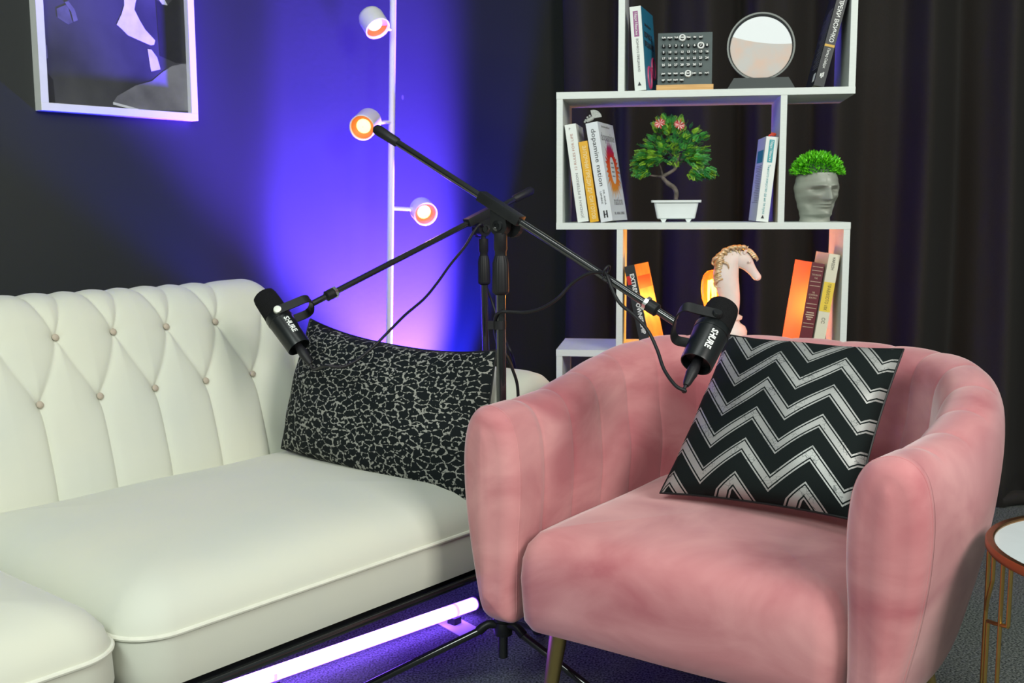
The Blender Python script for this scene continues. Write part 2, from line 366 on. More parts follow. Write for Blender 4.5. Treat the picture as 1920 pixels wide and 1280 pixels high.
# ------------------------------------------------------------------ sofa
def rrect(cx, cy, a, b, r, n=12, z=0):
    """rounded rectangle ring, counter-clockwise"""
    r = max(0.001, min(r, a - 0.0005, b - 0.0005)); pts = []
    for qx, qy, a0 in ((1, 1, 0), (-1, 1, 90), (-1, -1, 180), (1, -1, 270)):
        for k in range(n + 1):
            t = radians(a0 + 90 * k / n); pts.append(V((cx + qx * (a - r) + r * cos(t), cy + qy * (b - r) + r * sin(t), z)))
    # extra points along the long sides keep quads regular
    out = []
    for i in range(len(pts)):
        p, q = pts[i], pts[(i + 1) % len(pts)]
        m_ = 10 if (p - q).length > 0.04 and (i + 1) % (n + 1) == 0 else 1
        if (i + 1) % (n + 1) == 0: m_ = 14
        for k in range(m_): out.append(p.lerp(q, k / m_))
    return out
def cushion(cx, cy, a, b, r, prof, wob=0.0):
    g = MB(); rows = []
    for inset, z in prof:
        rw = rrect(cx, cy, a - inset, b - inset, r - inset * 0.6, z=z)
        if wob: rw = [V((p.x, p.y, p.z + wob * sin(p.x * 17 + 1) * sin(p.y * 13))) for p in rw]
        rows.append(rw)
    g.grid(rows, True); return g
sofa = empty('sofa', 'cream velvet tufted sofa against the dark wall', 'sofa', SO.o, SO.ang)
SX = 0.12                       # inner face of the right arm
XC = -0.752                     # seam between the two visible seat cushions
def seat_cushion(x0, x1):
    cx, a = (x0 + x1) / 2, (x1 - x0) / 2; b = 0.345; cy = b
    prof = [(0.02, 0.262), (0.004, 0.268), (-0.002, 0.30), (0.0, 0.345), (0.0, 0.352), (0.008, 0.378), (0.028, 0.403), (0.055, 0.419), (0.10, 0.431), (0.17, 0.438), (0.25, 0.441), (0.33, 0.442)]
    prof = [(i if i < a - 0.01 else a - 0.01, z) for i, z in prof]
    o = cushion(cx, cy, a, b, 0.075, prof, 0.0015).build('seat_cushion', M['cream'], sofa)
    ring = [V((p.x, p.y, 0.352)) for p in rrect(cx, cy, a + 0.001, b + 0.001, 0.076)]
    ring.append(ring[0]); MB().tube(ring, 0.0042, 8, cap=False).build('piping', M['piping'], o)
seat_cushion(XC + 0.003, SX - 0.002)
seat_cushion(XC - 0.868, XC - 0.003)
# backrest with diamond tufting: u along the sofa, t up the front of the back
def back_profile(t):
    # t 0..1 -> (y, z); front face leaning back, then rolled over
    K = [(0.640, 0.36), (0.648, 0.43), (0.672, 0.52), (0.700, 0.607), (0.728, 0.680), (0.750, 0.735), (0.772, 0.778), (0.805, 0.806), (0.848, 0.812), (0.888, 0.795), (0.912, 0.755), (0.920, 0.69), (0.920, 0.45), (0.90, 0.24)]
    x = t * (len(K) - 1); i = min(int(x), len(K) - 2); f = x - i
    a, b, c, d = [V((*K[max(0, min(len(K) - 1, j))], 0)) for j in (i - 1, i, i + 1, i + 2)]
    p = 0.5 * ((2 * b) + (c - a) * f + (2 * a - 5 * b + 4 * c - d) * f * f + (3 * b - a - 3 * c + d) * f ** 3)
    return p.x, p.y
PITCHX = 0.131
TLOW, TUP, TTOP = 3 / 13, 5 / 13, 8.3 / 13
lows = [-0.529 + PITCHX * k for k in range(-10, 5)]
ups = [-0.4635 + PITCHX * k for k in range(-10, 4)]
SEG = []
for x in lows:
    SEG.append((x, 0.0, x, TLOW, 1.0))
    for dx in (-0.5, 0.5):
        SEG.append((x, TLOW, x + dx * PITCHX, TUP, 1.0))
for x in ups:
    for dx in (-0.5, 0.5):
        SEG.append((x, TUP, x + dx * 0.55 * PITCHX, TTOP, 0.8))
TS = 1.05                       # metres per unit t, roughly
def crease(u, t):
    best = 0.0
    for x0, t0, x1, t1, k in SEG:
        if abs(u - (x0 + x1) / 2) > 0.12: continue
        ax, ay, bx, by = x0, t0 * TS, x1, t1 * TS; px, py = u, t * TS
        dx, dy = bx - ax, by - ay; l = max(0, min(1, ((px - ax) * dx + (py - ay) * dy) / (dx * dx + dy * dy)))
        bow = 0.010 * sin(pi * l) * (1 if x1 > x0 else (-1 if x1 < x0 else 0))
        d = sqrt((px - ax - dx * l - bow) ** 2 + (py - ay - dy * l) ** 2)
        best = max(best, k * (0.58 * exp(-(d / 0.007)) + 0.42 * exp(-(d / 0.035) ** 1.3)))
    bt = 0.0
    for xs, tt in ((lows, TLOW), (ups, TUP)):
        for x in xs:
            if abs(x - u) < 0.1:
                d = sqrt((u - x) ** 2 + ((t - tt) * TS) ** 2); bt = max(bt, exp(-(d / 0.020) ** 1.2))
    return best, bt
def back_mesh(x0, x1, nu, nt_):
    rows = []
    for i in range(nu + 1):
        u = x0 + (x1 - x0) * i / nu; row = []
        # rounded right end
        e = max(0.0, (u - (x1 - 0.10)) / 0.10); ee = sqrt(max(0, 1 - e ** 2.2))
        for j in range(nt_ + 1):
            t = j / nt_ ; t = t ** 1.12
            y, z = back_profile(t); y2, z2 = back_profile(min(1, t + 0.004)); n = V((0, -(z2 - z), y2 - y)).normalized()
            n = V((0, -(z2 - z), (y2 - y))); n = V((0, n.y, n.z)).normalized()
            c, bt = crease(u, t) if t < 0.72 else (0, 0)
            fade = 1 if t < TTOP else max(0, 1 - (t - TTOP) / 0.06)
            dsp = 0.012 - 0.013 * c * fade - 0.013 * bt
            py, pz = y + n.y * dsp, z + n.z * dsp
            yc, zc = 0.80, 0.36
            py = yc + (py - yc) * (0.25 + 0.75 * ee); pz = zc + (pz - zc) * (0.60 + 0.40 * ee) if pz > zc else pz
            row.append(V((u, py, pz)))
        rows.append(row)
    g = MB(); g.grid(rows)
    nn = nt_ + 1; L = len(g.v)
    g.f.append(tuple(L - nn + j for j in range(nn))); g.f.append(tuple(range(nn))[::-1])
    return g
bk = back_mesh(-1.62, 0.165, 620, 190).build('backrest', M['cream'], sofa)
for xs, tt in ((lows, TLOW), (ups, TUP)):
    for x in xs:
        if x < -1.55 or x > 0.09: continue
        y, z = back_profile(tt)
        n = V((0, -0.94, 0.33)); p = V((x, y, z)) - n * 0.0025
        MB().lathe([(0.0005, -0.004), (0.006, -0.003), (0.0076, 0.0), (0.0065, 0.0022), (0.003, 0.0036), (0.0005, 0.004)], 16, axis(p, p + n)).build('button', M['button'], bk)
# right arm: rolled, runs from the back to the front
def arm_mesh(xc):
    rows = []
    prof = [(-0.085, 0.25), (-0.085, 0.40), (-0.088, 0.50), (-0.085, 0.575), (-0.065, 0.622), (-0.03, 0.645), (0.005, 0.650), (0.045, 0.640), (0.078, 0.610), (0.092, 0.56), (0.09, 0.46), (0.085, 0.34), (0.08, 0.25)]
    P = catmull([V((a, 0, b)) for a, b in prof], 5)
    for yy, k in [(-0.004, 0.72), (-0.003, 0.80), (0.0, 0.88), (0.008, 0.95), (0.022, 0.985), (0.05, 1.0), (0.2, 1.0), (0.4, 1.0), (0.6, 1.01), (0.8, 1.01), (0.90, 1.0), (0.92, 0.9)]:
        rows.append([V((xc + p.x * k, yy, 0.25 + (p.z - 0.25) * (0.6 * k + 0.4 if k < 1 else 1))) for p in P])
    g = MB(); g.grid(rows, True); return g
arm_mesh(0.212).build('armrest', M['cream'], sofa)
fr = MB().box(-1.62, 0.29, 0.02, 0.90, 0.240, 0.260, bev=0.004)
fr.build('base_frame', M['black'], sofa)
MB().tube([(-1.6, 0.004, 0.250), (0.27, 0.004, 0.250)], 0.0075, 10).build('front_rail', M['black'], sofa)
for x, y in ((0.255, 0.62), (0.255, 0.86), (-1.5, 0.08), (-1.5, 0.85)):
    MB().box(x - 0.018, x + 0.018, y - 0.018, y + 0.018, 0.0, 0.228, bev=0.003).build('leg', M['black'], sofa)

# acrylic strip, paper and LED tube under the sofa
a, b = V((0.262, 0.200, 0)), V((-0.95, 0.226, 0)); d = (b - a).normalized(); nrm = V((-d.y, d.x, 0))
ac = empty('acrylic_panel', 'low purple tinted acrylic panel standing on the carpet under the sofa front', 'panel', SO.o, SO.ang)
g = MB(); g.add([a, b, b + nrm * 0.003, a + nrm * 0.003, a + V((0, 0, .105)), b + V((0, 0, .105)), b + nrm * 0.003 + V((0, 0, .105)), a + nrm * 0.003 + V((0, 0, .105))],
      [(0, 1, 5, 4), (3, 2, 6, 7), (4, 5, 6, 7), (0, 1, 2, 3), (0, 3, 7, 4), (1, 2, 6, 5)]); g.build('sheet', M['acrylic'], ac, False)
tb = empty('led_tube_light', 'glowing purple LED tube lying on the carpet beneath the cream sofa', 'tube light', SO.o, SO.ang)
t0, t1 = V((0.3263, 0.2896, 0.034)), V((-1.0, 0.4237, 0.034)); td = (t1 - t0).normalized()
MB().tube([t0, t0 + td * 0.004, t1], [0.013, 0.0155, 0.0155], 24).build('diffuser', M['tube'], tb)
for p, q in ((t0 - td * 0.045, t0),):
    MB().tube([p, q], 0.0165, 24).build('end_cap', M['bplast'], tb)
mid = t0.lerp(t1, 0.43)
for s in (0.05, 0.43, 0.9):
    q = t0.lerp(t1, s); MB().tube([q - td * 0.003, q + td * 0.003], 0.0162, 24).build('clip', M['acrylic'], tb)
    MB().box(q.x - 0.012, q.x + 0.012, q.y - 0.012, q.y + 0.012, 0.0, 0.0185).build('foot', M['bplast'], tb)
pp = [SO.loc(EYE + ray(x, y) * (-1 / ray(x, y).z)) for x, y in ((790, 1153), (838, 1148), (906, 1183), (868, 1196))]
g = MB(); g.add([p + V((0, 0, 0.0005)) for p in pp] + [p + V((0, 0, 0.0020)) for p in pp], [(0, 1, 2, 3), (4, 5, 6, 7), (0, 1, 5, 4), (1, 2, 6, 5), (2, 3, 7, 6), (3, 0, 4, 7)])
pl = g.build('paper_sheet', M['print_white'], None, False); pl.matrix_world = SO.M; tag(pl, 'small white sheet on the carpet under the LED tube', 'paper')

# purple flood fixture standing behind the sofa arm
fx = empty('floor_flood_light', 'small black purple flood light on the floor behind the sofa arm', 'light', SO.w(1.165, 0.82), SO.ang)
MB().box(-0.05, 0.05, -0.04, 0.04, 0.0, 0.02, bev=0.003).build('base', M['bplast'], fx)
MB().box(-0.045, 0.045, -0.035, 0.02, 0.025, 0.085, bev=0.004).build('housing', M['bplast'], fx)

# ------------------------------------------------------------------ armchair
chair = empty('armchair', 'rose pink velvet tub armchair with channel tufted back and gold legs', 'armchair', CH.o, CH.ang)
A0, B0, Y0, NEXP = 0.356, 0.395, 0.30, 2.8
def upath():
    pts = []
    for i in range(61): pts.append(V((-A0 - 0.0 * i, Y0 * i / 60, 0)))
    for i in range(1, 200):
        t = pi - pi * i / 200
        c, s = cos(t), sin(t)
        pts.append(V((A0 * (1 if c > 0 else -1) * abs(c) ** (2 / NEXP), Y0 + B0 * abs(s) ** (2 / NEXP), 0)))
    for i in range(61): pts.append(V((A0, Y0 * (1 - i / 60), 0)))
    # resample evenly
    L = [0]
    for i in range(1, len(pts)): L.append(L[-1] + (pts[i] - pts[i - 1]).length)
    N = 520; out = []; j = 0
    for k in range(N + 1):
        d = L[-1] * k / N
        while j < len(L) - 2 and L[j + 1] < d: j += 1
        f = (d - L[j]) / max(1e-9, L[j + 1] - L[j]); out.append(pts[j].lerp(pts[j + 1], min(1, f)))
    return out, L[-1]
UP, UL = upath()
UP = [V((p.x + (1 if p.x > 0 else -1) * (0.026 if p.x > 0 else 0.010) * sin(pi * min(1, p.y / 0.62)) * min(1, abs(p.x) / 0.25), p.y, 0)) for p in UP]
def sect(back, cap):
    # (offset outward, z); back = 0 at arm fronts .. 1 at rear
    inn = 1 + 0.25 * back
    K = [(-0.052 * inn, 0.30), (-0.055 * inn, 0.40), (-0.060 * inn, 0.47), (-0.060, 0.54), (-0.052, 0.60), (-0.032, 0.637), (0.0, 0.651), (0.030, 0.645), (0.052, 0.617), (0.062, 0.56), (0.060, 0.48), (0.050, 0.40), (0.034, 0.32), (0.020, 0.262), (0.004, 0.240), (-0.03, 0.236), (-0.05, 0.245)]
    return K
SEAMS = 15; FRONT = 0.085; SP = (UL - 2 * FRONT) / SEAMS
rows = []
NU = len(UP) - 1
def shell_row(s_idx, fwdoff=0.0, shrink=0.0):
    p = UP[s_idx]; a = UP[max(0, s_idx - 2)]; b = UP[min(NU, s_idx + 2)]
    tg = (b - a).normalized(); n = V((-tg.y, tg.x, 0))
    if s_idx < 3 or s_idx > NU - 3: n = V((-1 if p.x < 0 else 1, 0, 0)); tg = V((0, 1 if p.x < 0 else -1, 0))
    # outward normal: left side path goes +y, outward = -x = rotate +90
    s = s_idx / NU * UL
    back = max(0, min(1, (p.y - 0.12) / 0.5)); back = back * back * (3 - 2 * back)
    ztop = 0.640 + 0.075 * back
    K = sect(back, 0)
    q = catmull([V((x, z, 0)) for x, z in K + [K[0]]], 6)[:-1]
    ph = (s - FRONT) / SP
    if 0 <= ph <= SEAMS: ch = abs(sin(pi * ph)) ** 0.30
    else: ch = 0.62
    if s < FRONT: ch = min(1, (FRONT - s) / 0.02) ** 0.5
    if s > UL - FRONT: ch = min(1, (s - UL + FRONT) / 0.02) ** 0.5
    row = []; cx, cz = 0.0, 0.45
    for i, v in enumerate(q):
        o, z = v.x, v.y
        nx = q[(i + 1) % len(q)] - q[i - 1]; nn = V((nx.y, -nx.x, 0)).normalized() * -1   # section normal pointing out
        if (nn.x * (o - cx) + nn.y * (z - cz)) < 0: nn = -nn
        inner = max(0, min(1, (0.045 - o) / 0.02)) if z > 0.56 else (1 if o < 0 else 0)
        if z < 0.27: inner = 0
        o += nn.x * 0.0060 * (ch - 1) * inner; z += nn.y * 0.0060 * (ch - 1) * inner
        # rear shell tapers in towards the floor
        o -= 0.035 * back * max(0, (0.60 - z) / 0.36) * (1 if o > 0 else 0)
        z = z + (ztop - 0.651) * max(0, min(1, (z - 0.30) / 0.3))
        if shrink:
            k = max(0.0, 1 - shrink / 0.060); kz = max(0.0, 1 - shrink / 0.205)
            o = 0.002 + (o - 0.002) * k; z = 0.445 + (z - 0.445) * kz
        row.append(p + n * o + V((0, -fwdoff, z)))
    return row
r_ = 0.034
capA = [(0.034 * sin(a), r_ * (1 - cos(a))) for a in [radians(x) for x in (90, 78, 64, 50, 36, 22, 10)]]
for f, s in [(0.040, 0.055), (0.0385, 0.045)] + [(0.0 + x, y) for x, y in capA]: rows.append(shell_row(0, f, s))
for i in range(0, NU + 1): rows.append(shell_row(i))
for f, s in [(x, y) for x, y in capA[::-1]] + [(0.0385, 0.045), (0.040, 0.055)]: rows.append(shell_row(NU, f, s))
g = MB(); g.grid(rows, True); shell = g.build('shell', M['pink'], chair)
# piping line on the arm faces
for sgn, idx in ((-1, 0), (1, NU)):
    rw = shell_row(idx, 0.006, 0.0012); rw.append(rw[0])
    pts = [p for p in rw if p.z > 0.25]
    MB().tube(pts, 0.0016, 6).build('arm_seam', M['pink'], shell)
a_ = 0.298
prof = [(0.03, 0.232), (0.012, 0.236), (0.002, 0.252), (0.0, 0.28), (-0.003, 0.33), (0.0, 0.365), (0.008, 0.390), (0.026, 0.411), (0.052, 0.421), (0.095, 0.428), (0.16, 0.433), (0.23, 0.436), (0.285, 0.437)]
cushion(0.0, 0.285, a_, 0.312, 0.045, prof, 0.003).build('seat', M['pink'], chair)
for x, y, dx, dy in ((-0.252, 0.065, -0.030, -0.015), (0.235, 0.075, 0.028, -0.015), (-0.20, 0.50, -0.03, 0.03), (0.285, 0.455, 0.055, 0.02)):
    MB().tube([(x, y, 0.245), (x + dx, y + dy, 0.0)], [0.0185, 0.0105], 20).build('leg', M['brass'], chair)

# ------------------------------------------------------------------ pillows
def pillow(name, TL, TR, BR, BL, T, m, label, pinch=0.05, N=44, sag=0.0, ptop=None, pbot=None):
    ptop = pinch if ptop is None else ptop; pbot = pinch if pbot is None else pbot
    ctr = (V(BL) + V(BR)) / 2; g = MB(); nrm = ((V(TR) - V(BL)).cross(V(TL) - V(BR))).normalized()
    if nrm.dot(EYE - ctr) < 0: nrm = -nrm
    uvs = []
    for side in (1, -1):
        rws = []
        for j in range(N + 1):
            v = -1 + 2 * j / N; r = []
            for i in range(N + 1):
                u = -1 + 2 * i / N
                uu = u * (1 - pinch * (1 - v * v)); vv = v * (1 - (ptop if v > 0 else pbot) * (1 - abs(u) ** 2.4))
                s_, t_ = (uu + 1) / 2, (vv + 1) / 2
                p = V(BL) * (1 - s_) * (1 - t_) + V(BR) * s_ * (1 - t_) + V(TR) * s_ * t_ + V(TL) * (1 - s_) * t_
                th = T * max(0, (1 - u ** 2) * (1 - v ** 2)) ** 0.42
                th *= 1 + 0.07 * sin(6 * u + 3 * v) * (1 - abs(u)) + 0.05 * sin(11 * v - 5 * u + 2) * abs(u)
                p = p + nrm * (side * th) + V((0, 0, -sag * (1 - u * u) * (1 if v < 0 else 0.2) * abs(v)))
                r.append(p - ctr)
            rws.append(r)
        g.grid(rws); 
    me = bpy.data.meshes.new(name); me.from_pydata([tuple(v) for v in g.v], [], g.f); me.update()
    uvl = me.uv_layers.new(name='UVMap'); n1 = (N + 1) ** 2
    for lp in me.loops:
        k = lp.vertex_index % n1; uvl.data[lp.index].uv = ((k % (N + 1)) / N, (k // (N + 1)) / N * ((V(TL) - V(BL)).length / (V(TR) - V(TL)).length))
    bm = bmesh.new(); bm.from_mesh(me); bmesh.ops.remove_doubles(bm, verts=bm.verts, dist=1e-5); bmesh.ops.recalc_face_normals(bm, faces=bm.faces); bm.to_mesh(me); bm.free()
    o = link(name, me, m); o.location = ctr
    return o, nrm, ctr, [V(TL) - ctr, V(TR) - ctr, V(BR) - ctr, V(BL) - ctr]
def seam(o, cs, pinch, m, rad=0.0025, ptop=None, pbot=None):
    ptop = pinch if ptop is None else ptop; pbot = pinch if pbot is None else pbot
    TL, TR, BR, BL = cs; pts = []
    for e in range(4):
        for k in range(24):
            q = -1 + 2 * k / 24; u, v = ((q, 1), (1, -q), (-q, -1), (-1, q))[e]
            uu = u * (1 - pinch * (1 - v * v)); vv = v * (1 - (ptop if v > 0 else pbot) * (1 - abs(u) ** 2.4)); s_, t_ = (uu + 1) / 2, (vv + 1) / 2
            pts.append(BL * (1 - s_) * (1 - t_) + BR * s_ * (1 - t_) + TR * s_ * t_ + TL * (1 - s_) * t_)
    pts.append(pts[0]); MB().tube(pts, rad, 6, cap=False).build('edge_seam', m, o)
o, n_, c_, cs = pillow('throw_pillow', aty(582, 598, 2.50), aty(930, 657, 2.24), aty(888, 948, 2.13), aty(528, 840, 2.44), 0.064, M['leopard'],
    '', -0.01, ptop=0.17, pbot=0.0)
tag(o, 'rectangular black and grey leopard print pillow leaning in the sofa corner', 'pillow'); seam(o, cs, -0.01, M['bplast'], ptop=0.17, pbot=0.0)
o, n_, c_, cs = pillow('throw_pillow', aty(1366, 628, 2.17), aty(1694, 655, 1.985), aty(1602, 975, 1.80), aty(1238, 924, 2.03), 0.062, M['chevron'], '', 0.045)
tag(o, 'square black pillow with silver chevron stripes on the pink armchair', 'pillow'); seam(o, cs, 0.045, M['bplast'])

# ------------------------------------------------------------------ bookshelf
shelf = empty('bookshelf', 'white staggered open bookshelf in front of the black curtain', 'bookshelf', SH.o, SH.ang)
AO, BO = 0.149, 0.5335
def board(x0, x1, zt, nm='shelf_board'):
    MB().box(x0, x1, 0, SD, zt - TT, zt, bev=0.0006).build(nm, M['white'], shelf, False)
def upright(x0, z0, z1): MB().box(x0 + 0.0006, x0 + TT - 0.0006, 0.001, SD - 0.001, z0, z1, bev=0.0005).build('upright_panel', M['white'], shelf, False)
for k in range(-1, 4): board(0, SW, ZB - HH * k)
board(0, SW, TT + 0.0005)
rowsz = {k: (ZB - HH * (k + 1), ZB - HH * k - TT) for k in range(-1, 4)}
for k in range(-1, 3):
    z0, z1 = rowsz[k]
    for x in ((AO, SW - TT) if k % 2 else (0, BO)): upright(x, z0, z1)
z0, z1 = TT + 0.0005, rowsz[3][1]
for x in (0.0, SW - TT): upright(x, z0, z1)

# ------------------------------------------------------------------ books
def book(name, label, x, y, z, t, d, h, lean, turn, cov, spine=None, left=None, right=None, lift=0.0, group=None):
    """x,y,z: resting bottom corner of the spine in shelf frame; lean>0 = top to the right"""
    group = group or {zA: 'books on the top shelf', zM: 'books on the middle shelf', zC: 'books on the lower shelf'}[z]
    e = empty(name, label, 'book', SH.w(x, y, z), 0, group)
    Rm = Matrix.Rotation(SH.ang, 4, 'Z') @ Matrix.Rotation(radians(turn), 4, 'Z') @ Matrix.Rotation(radians(lean), 4, 'Y')
    off = Matrix.Translation(V((-t if lean > 0 else 0, 0, 0)))
    e.rotation_euler = (Rm).to_euler()
    ox = -t if lean > 0 else 0.0
    c = 0.0016; zz = 0.0004
    MB().box(ox + c, ox + t - c, c + 0.001, d - 0.004, 0.003, h - 0.003).build('page_block', M['cream_paper'], e, False)
    MB().box(ox, ox + t, 0, c + 0.001, zz, h, bev=0.0006).build('spine', spine or cov, e, False)
    MB().box(ox, ox + c, c, d, zz, h).build('cover', left or cov, e, False)
    MB().box(ox + t - c, ox + t, c, d, zz, h).build('cover', right or cov, e, False)
    return e, ox
def down(e, body, ox, t, zc, fit, size, m, dx=0.0, bold=0.0): return text('lettering', body, size, m, e, (ox + t / 2 + dx, -0.0004, zc), (0, 0, -1), (1, 0, 0), fit=fit, bold=bold)
def upw(e, body, ox, t, zc, fit, size, m, dx=0.0): return text('lettering', body, size, m, e, (ox + t / 2 + dx, -0.0004, zc), (0, 0, 1), (-1, 0, 0), fit=fit)
zA, zM, zC = ZB, ZB - HH, ZB - 2 * HH
wcov = flat('white_book_cover', (0.72, 0.76, 0.73)); wcov2 = flat('cool_white_cover', (0.70, 0.74, 0.77))
def plate(e, x0, x1, z0, z1, m, name='spine_label', y=-0.0003):
    return MB().box(x0, x1, y, 0.0004, z0, z1).build(name, m, e, False)
# white book, purple label, blue cover
bl = flat('blue_cover', (0.02, 0.20, 0.33), 0.35)
e, ox = book('book', 'white-spined book with purple label and blue front cover, left end of the top shelf', 0.190, 0.012, zA, 0.0275, 0.150, 0.199, -4.5, -10.0, wcov, right=bl)
plate(e, 0.0075, 0.0195, 0.128, 0.188, flat('purple_label', (0.28, 0.07, 0.22)))
down(e, 'Марк Менсън', 0.0, 0.027, 0.158, 0.052, 0.009, M['print_white'])
down(e, 'ВСИЧКО Е ПРЕЦАКАНО', 0.0, 0.027, 0.084, 0.078, 0.0075, M['print_black'])
MB().add([(0.008, -0.0005, 0.012), (0.017, -0.0005, 0.012), (0.0125, -0.0005, 0.022), (0.0125, 0.001, 0.018)], [(0, 1, 2), (0, 1, 3), (1, 2, 3), (2, 0, 3)]).build('emblem', M['print_black'], e, False)
X = 0.0279
text('cover_lettering', 'Марк Менсън', 0.010, M['print_black'], e, (X, 0.070, 0.160), (0, 1, 0), (0, 0, 1), fit=0.075)
text('cover_lettering', 'ВСИЧКО Е', 0.018, M['print_black'], e, (X, 0.070, 0.135), (0, 1, 0), (0, 0, 1), fit=0.095, bold=0.0004)
text('cover_lettering', 'ПРЕЦАКАНО', 0.018, M['print_black'], e, (X, 0.075, 0.113), (0, 1, 0), (0, 0, 1), fit=0.115, bold=0.0004)
g = MB(); pk = flat('pink_glasses', (0.55, 0.05, 0.16))
for yy, zz in ((0.055, 0.035), (0.112, 0.062)):
    g.tube([(X, yy + 0.021 * cos(a), zz + 0.026 * sin(a)) for a in [2 * pi * k / 20 for k in range(21)]], 0.0028, 6)
g.tube([(X, 0.072, 0.052), (X, 0.083, 0.062), (X, 0.094, 0.062)], 0.0025, 6); g.build('cover_picture', pk, e)
# black leaning book
bk_ = flat('charcoal_cover', (0.022, 0.025, 0.028), 0.4); gl = flat('ochre_band', (0.60, 0.36, 0.05))
e, ox = book('book', 'black paperback leaning right against the top shelf end panel', 0.6330, 0.010, zA, 0.0240, 0.145, 0.236, 13.4, 1.5, bk_)
down(e, 'ВЪПРЕКИ ВСИЧКО', ox, 0.024, 0.164, 0.120, 0.0135, M['print_white'], bold=0.0002)
plate(e, ox + 0.0005, ox + 0.0235, 0.093, 0.0985, gl, 'band')
down(e, 'Питър Сейдж', ox, 0.024, 0.066, 0.046, 0.009, M['print_white'])
g = MB()
for i in range(3): g.box(ox + 0.008 + i * 0.003, ox + 0.010 + i * 0.003, -0.0005, 0.0003, 0.020 + 0.003 * abs(i - 1), 0.030 + 0.002 * i)
g.build('emblem', M['print_white'], e, False)
g = MB()
for i in range(26): g.box(ox - 0.0004, ox + 0.0005, 0.02, 0.02 + random.uniform(0.06, 0.11), 0.045 + i * 0.0055, 0.0465 + i * 0.0055)
g.build('cover_lettering', M['grey_label'], e, False)
MB().box(ox - 0.0003, ox + 0.0004, 0.02, 0.05, 0.012, 0.032).build('price_box', M['print_white'], e, False)
# middle shelf, left group
e, ox = book('book', 'white hardback with red and grey spine lettering, leftmost on the middle shelf', 0.0525, 0.012, zM, 0.0275, 0.150, 0.2405, -8.0, -2.0, wcov)
upw(e, '12 RULES FOR LIFE', ox, 0.028, 0.172, 0.088, 0.0085, flat('red_grey_print', (0.42, 0.20, 0.15)))
upw(e, 'JORDAN B PETERSON', ox, 0.028, 0.066, 0.110, 0.0085, M['grey_label'])
text('lettering', 'P', 0.008, M['grey_label'], e, (0.011, -0.0004, 0.229), (1, 0, 0), (0, 0, 1))
yl = flat('yellow_cover', (0.72, 0.38, 0.01)); ylt = flat('pale_yellow_print', (0.80, 0.66, 0.32))
e, ox = book('book', 'slim yellow paperback squeezed between two white books', 0.0835, 0.008, zM, 0.0215, 0.135, 0.1985, -8.6, -2.0, yl)
down(e, 'ЗАПОЧНИ ПРЕДИ ДА СИ ГОТОВ', ox, 0.0215, 0.098, 0.180, 0.0125, ylt, bold=0.0002)
e, ox = book('book', 'white hardback with burst of red and orange on the cover, beside the bonsai', 0.1105, 0.004, zM, 0.0300, 0.150, 0.2440, -9.6, -11.5, wcov2)
down(e, 'dopamine nation', ox, 0.030, 0.158, 0.140, 0.0165, M['print_black'], 0.001)
down(e, 'DR. ANNA', ox, 0.030, 0.060, 0.036, 0.006, M['print_black'], 0.004)
down(e, 'LEMBKE', ox, 0.030, 0.060, 0.030, 0.006, M['print_black'], -0.004)
g = MB().box(0.010, 0.0135, -0.0005, 0.0003, 0.010, 0.028).box(0.017, 0.0205, -0.0005, 0.0003, 0.010, 0.028).box(0.010, 0.0205, -0.0005, 0.0003, 0.017, 0.0195); g.build('emblem', M['print_black'], e, False)
X = 0.0303
text('cover_lettering', 'dopamine', 0.030, M['grey_label'], e, (X, 0.075, 0.208), (0, 1, 0), (0, 0, 1), fit=0.125)
text('cover_lettering', 'nation', 0.030, M['grey_label'], e, (X, 0.085, 0.048), (0, 1, 0), (0, 0, 1), fit=0.085)
text('cover_lettering', 'DR. ANNA LEMBKE', 0.010, M['grey_label'], e, (X, 0.080, 0.018), (0, 1, 0), (0, 0, 1), fit=0.100)
text('cover_lettering', 'bestseller', 0.008, M['grey_label'], e, (X, 0.070, 0.234), (0, 1, 0), (0, 0, 1), fit=0.080)
def burst_mat():
    m, t, p = nt('burst_print'); tc = t.nodes.new('ShaderNodeTexCoord'); sp = t.nodes.new('ShaderNodeSeparateXYZ'); t.links.new(tc.outputs['Object'], sp.inputs[0])
    r = t.nodes.new('ShaderNodeValToRGB'); mr = t.nodes.new('ShaderNodeMapRange'); mr.inputs[1].default_value = 0.06; mr.inputs[2].default_value = 0.20
    t.links.new(sp.outputs[2], mr.inputs[0]); t.links.new(mr.outputs[0], r.inputs[0]); e_ = r.color_ramp.elements
    e_[0].color = (0.75, 0.38, 0.05, 1); e_[1].color = (0.22, 0.01, 0.20, 1)
    for q, c in ((0.35, (0.80, 0.17, 0.02, 1)), (0.72, (0.62, 0.02, 0.02, 1))): x = e_.new(q); x.color = c
    t.links.new(r.outputs[0], p.inputs['Base Color']); return m
bm_ = burst_mat(); g = MB(); ring_o = []; ring_i = []; NN = 72
for k in range(NN):
    a = 2 * pi * k / NN; ro = random.uniform(0.78, 1.15) if k % 2 else random.uniform(0.62, 0.8)
    ring_o.append((X, 0.078 + 0.064 * ro * cos(a), 0.128 + 0.078 * ro * sin(a))); ring_i.append((X, 0.080 + 0.023 * cos(a), 0.126 + 0.034 * sin(a)))
g.add(ring_o + ring_i, [(k, (k + 1) % NN, NN + (k + 1) % NN, NN + k) for k in range(NN)]); g.build('cover_picture', bm_, e, False)
g = MB()
for i, wd in enumerate((0.022, 0.026, 0.024, 0.026)): g.box(X - 0.0003, X + 0.0001, 0.080 - wd / 2, 0.080 + wd / 2, 0.143 - i * 0.011, 0.146 - i * 0.011)
g.build('cover_lettering', M['grey_label'], e, False)
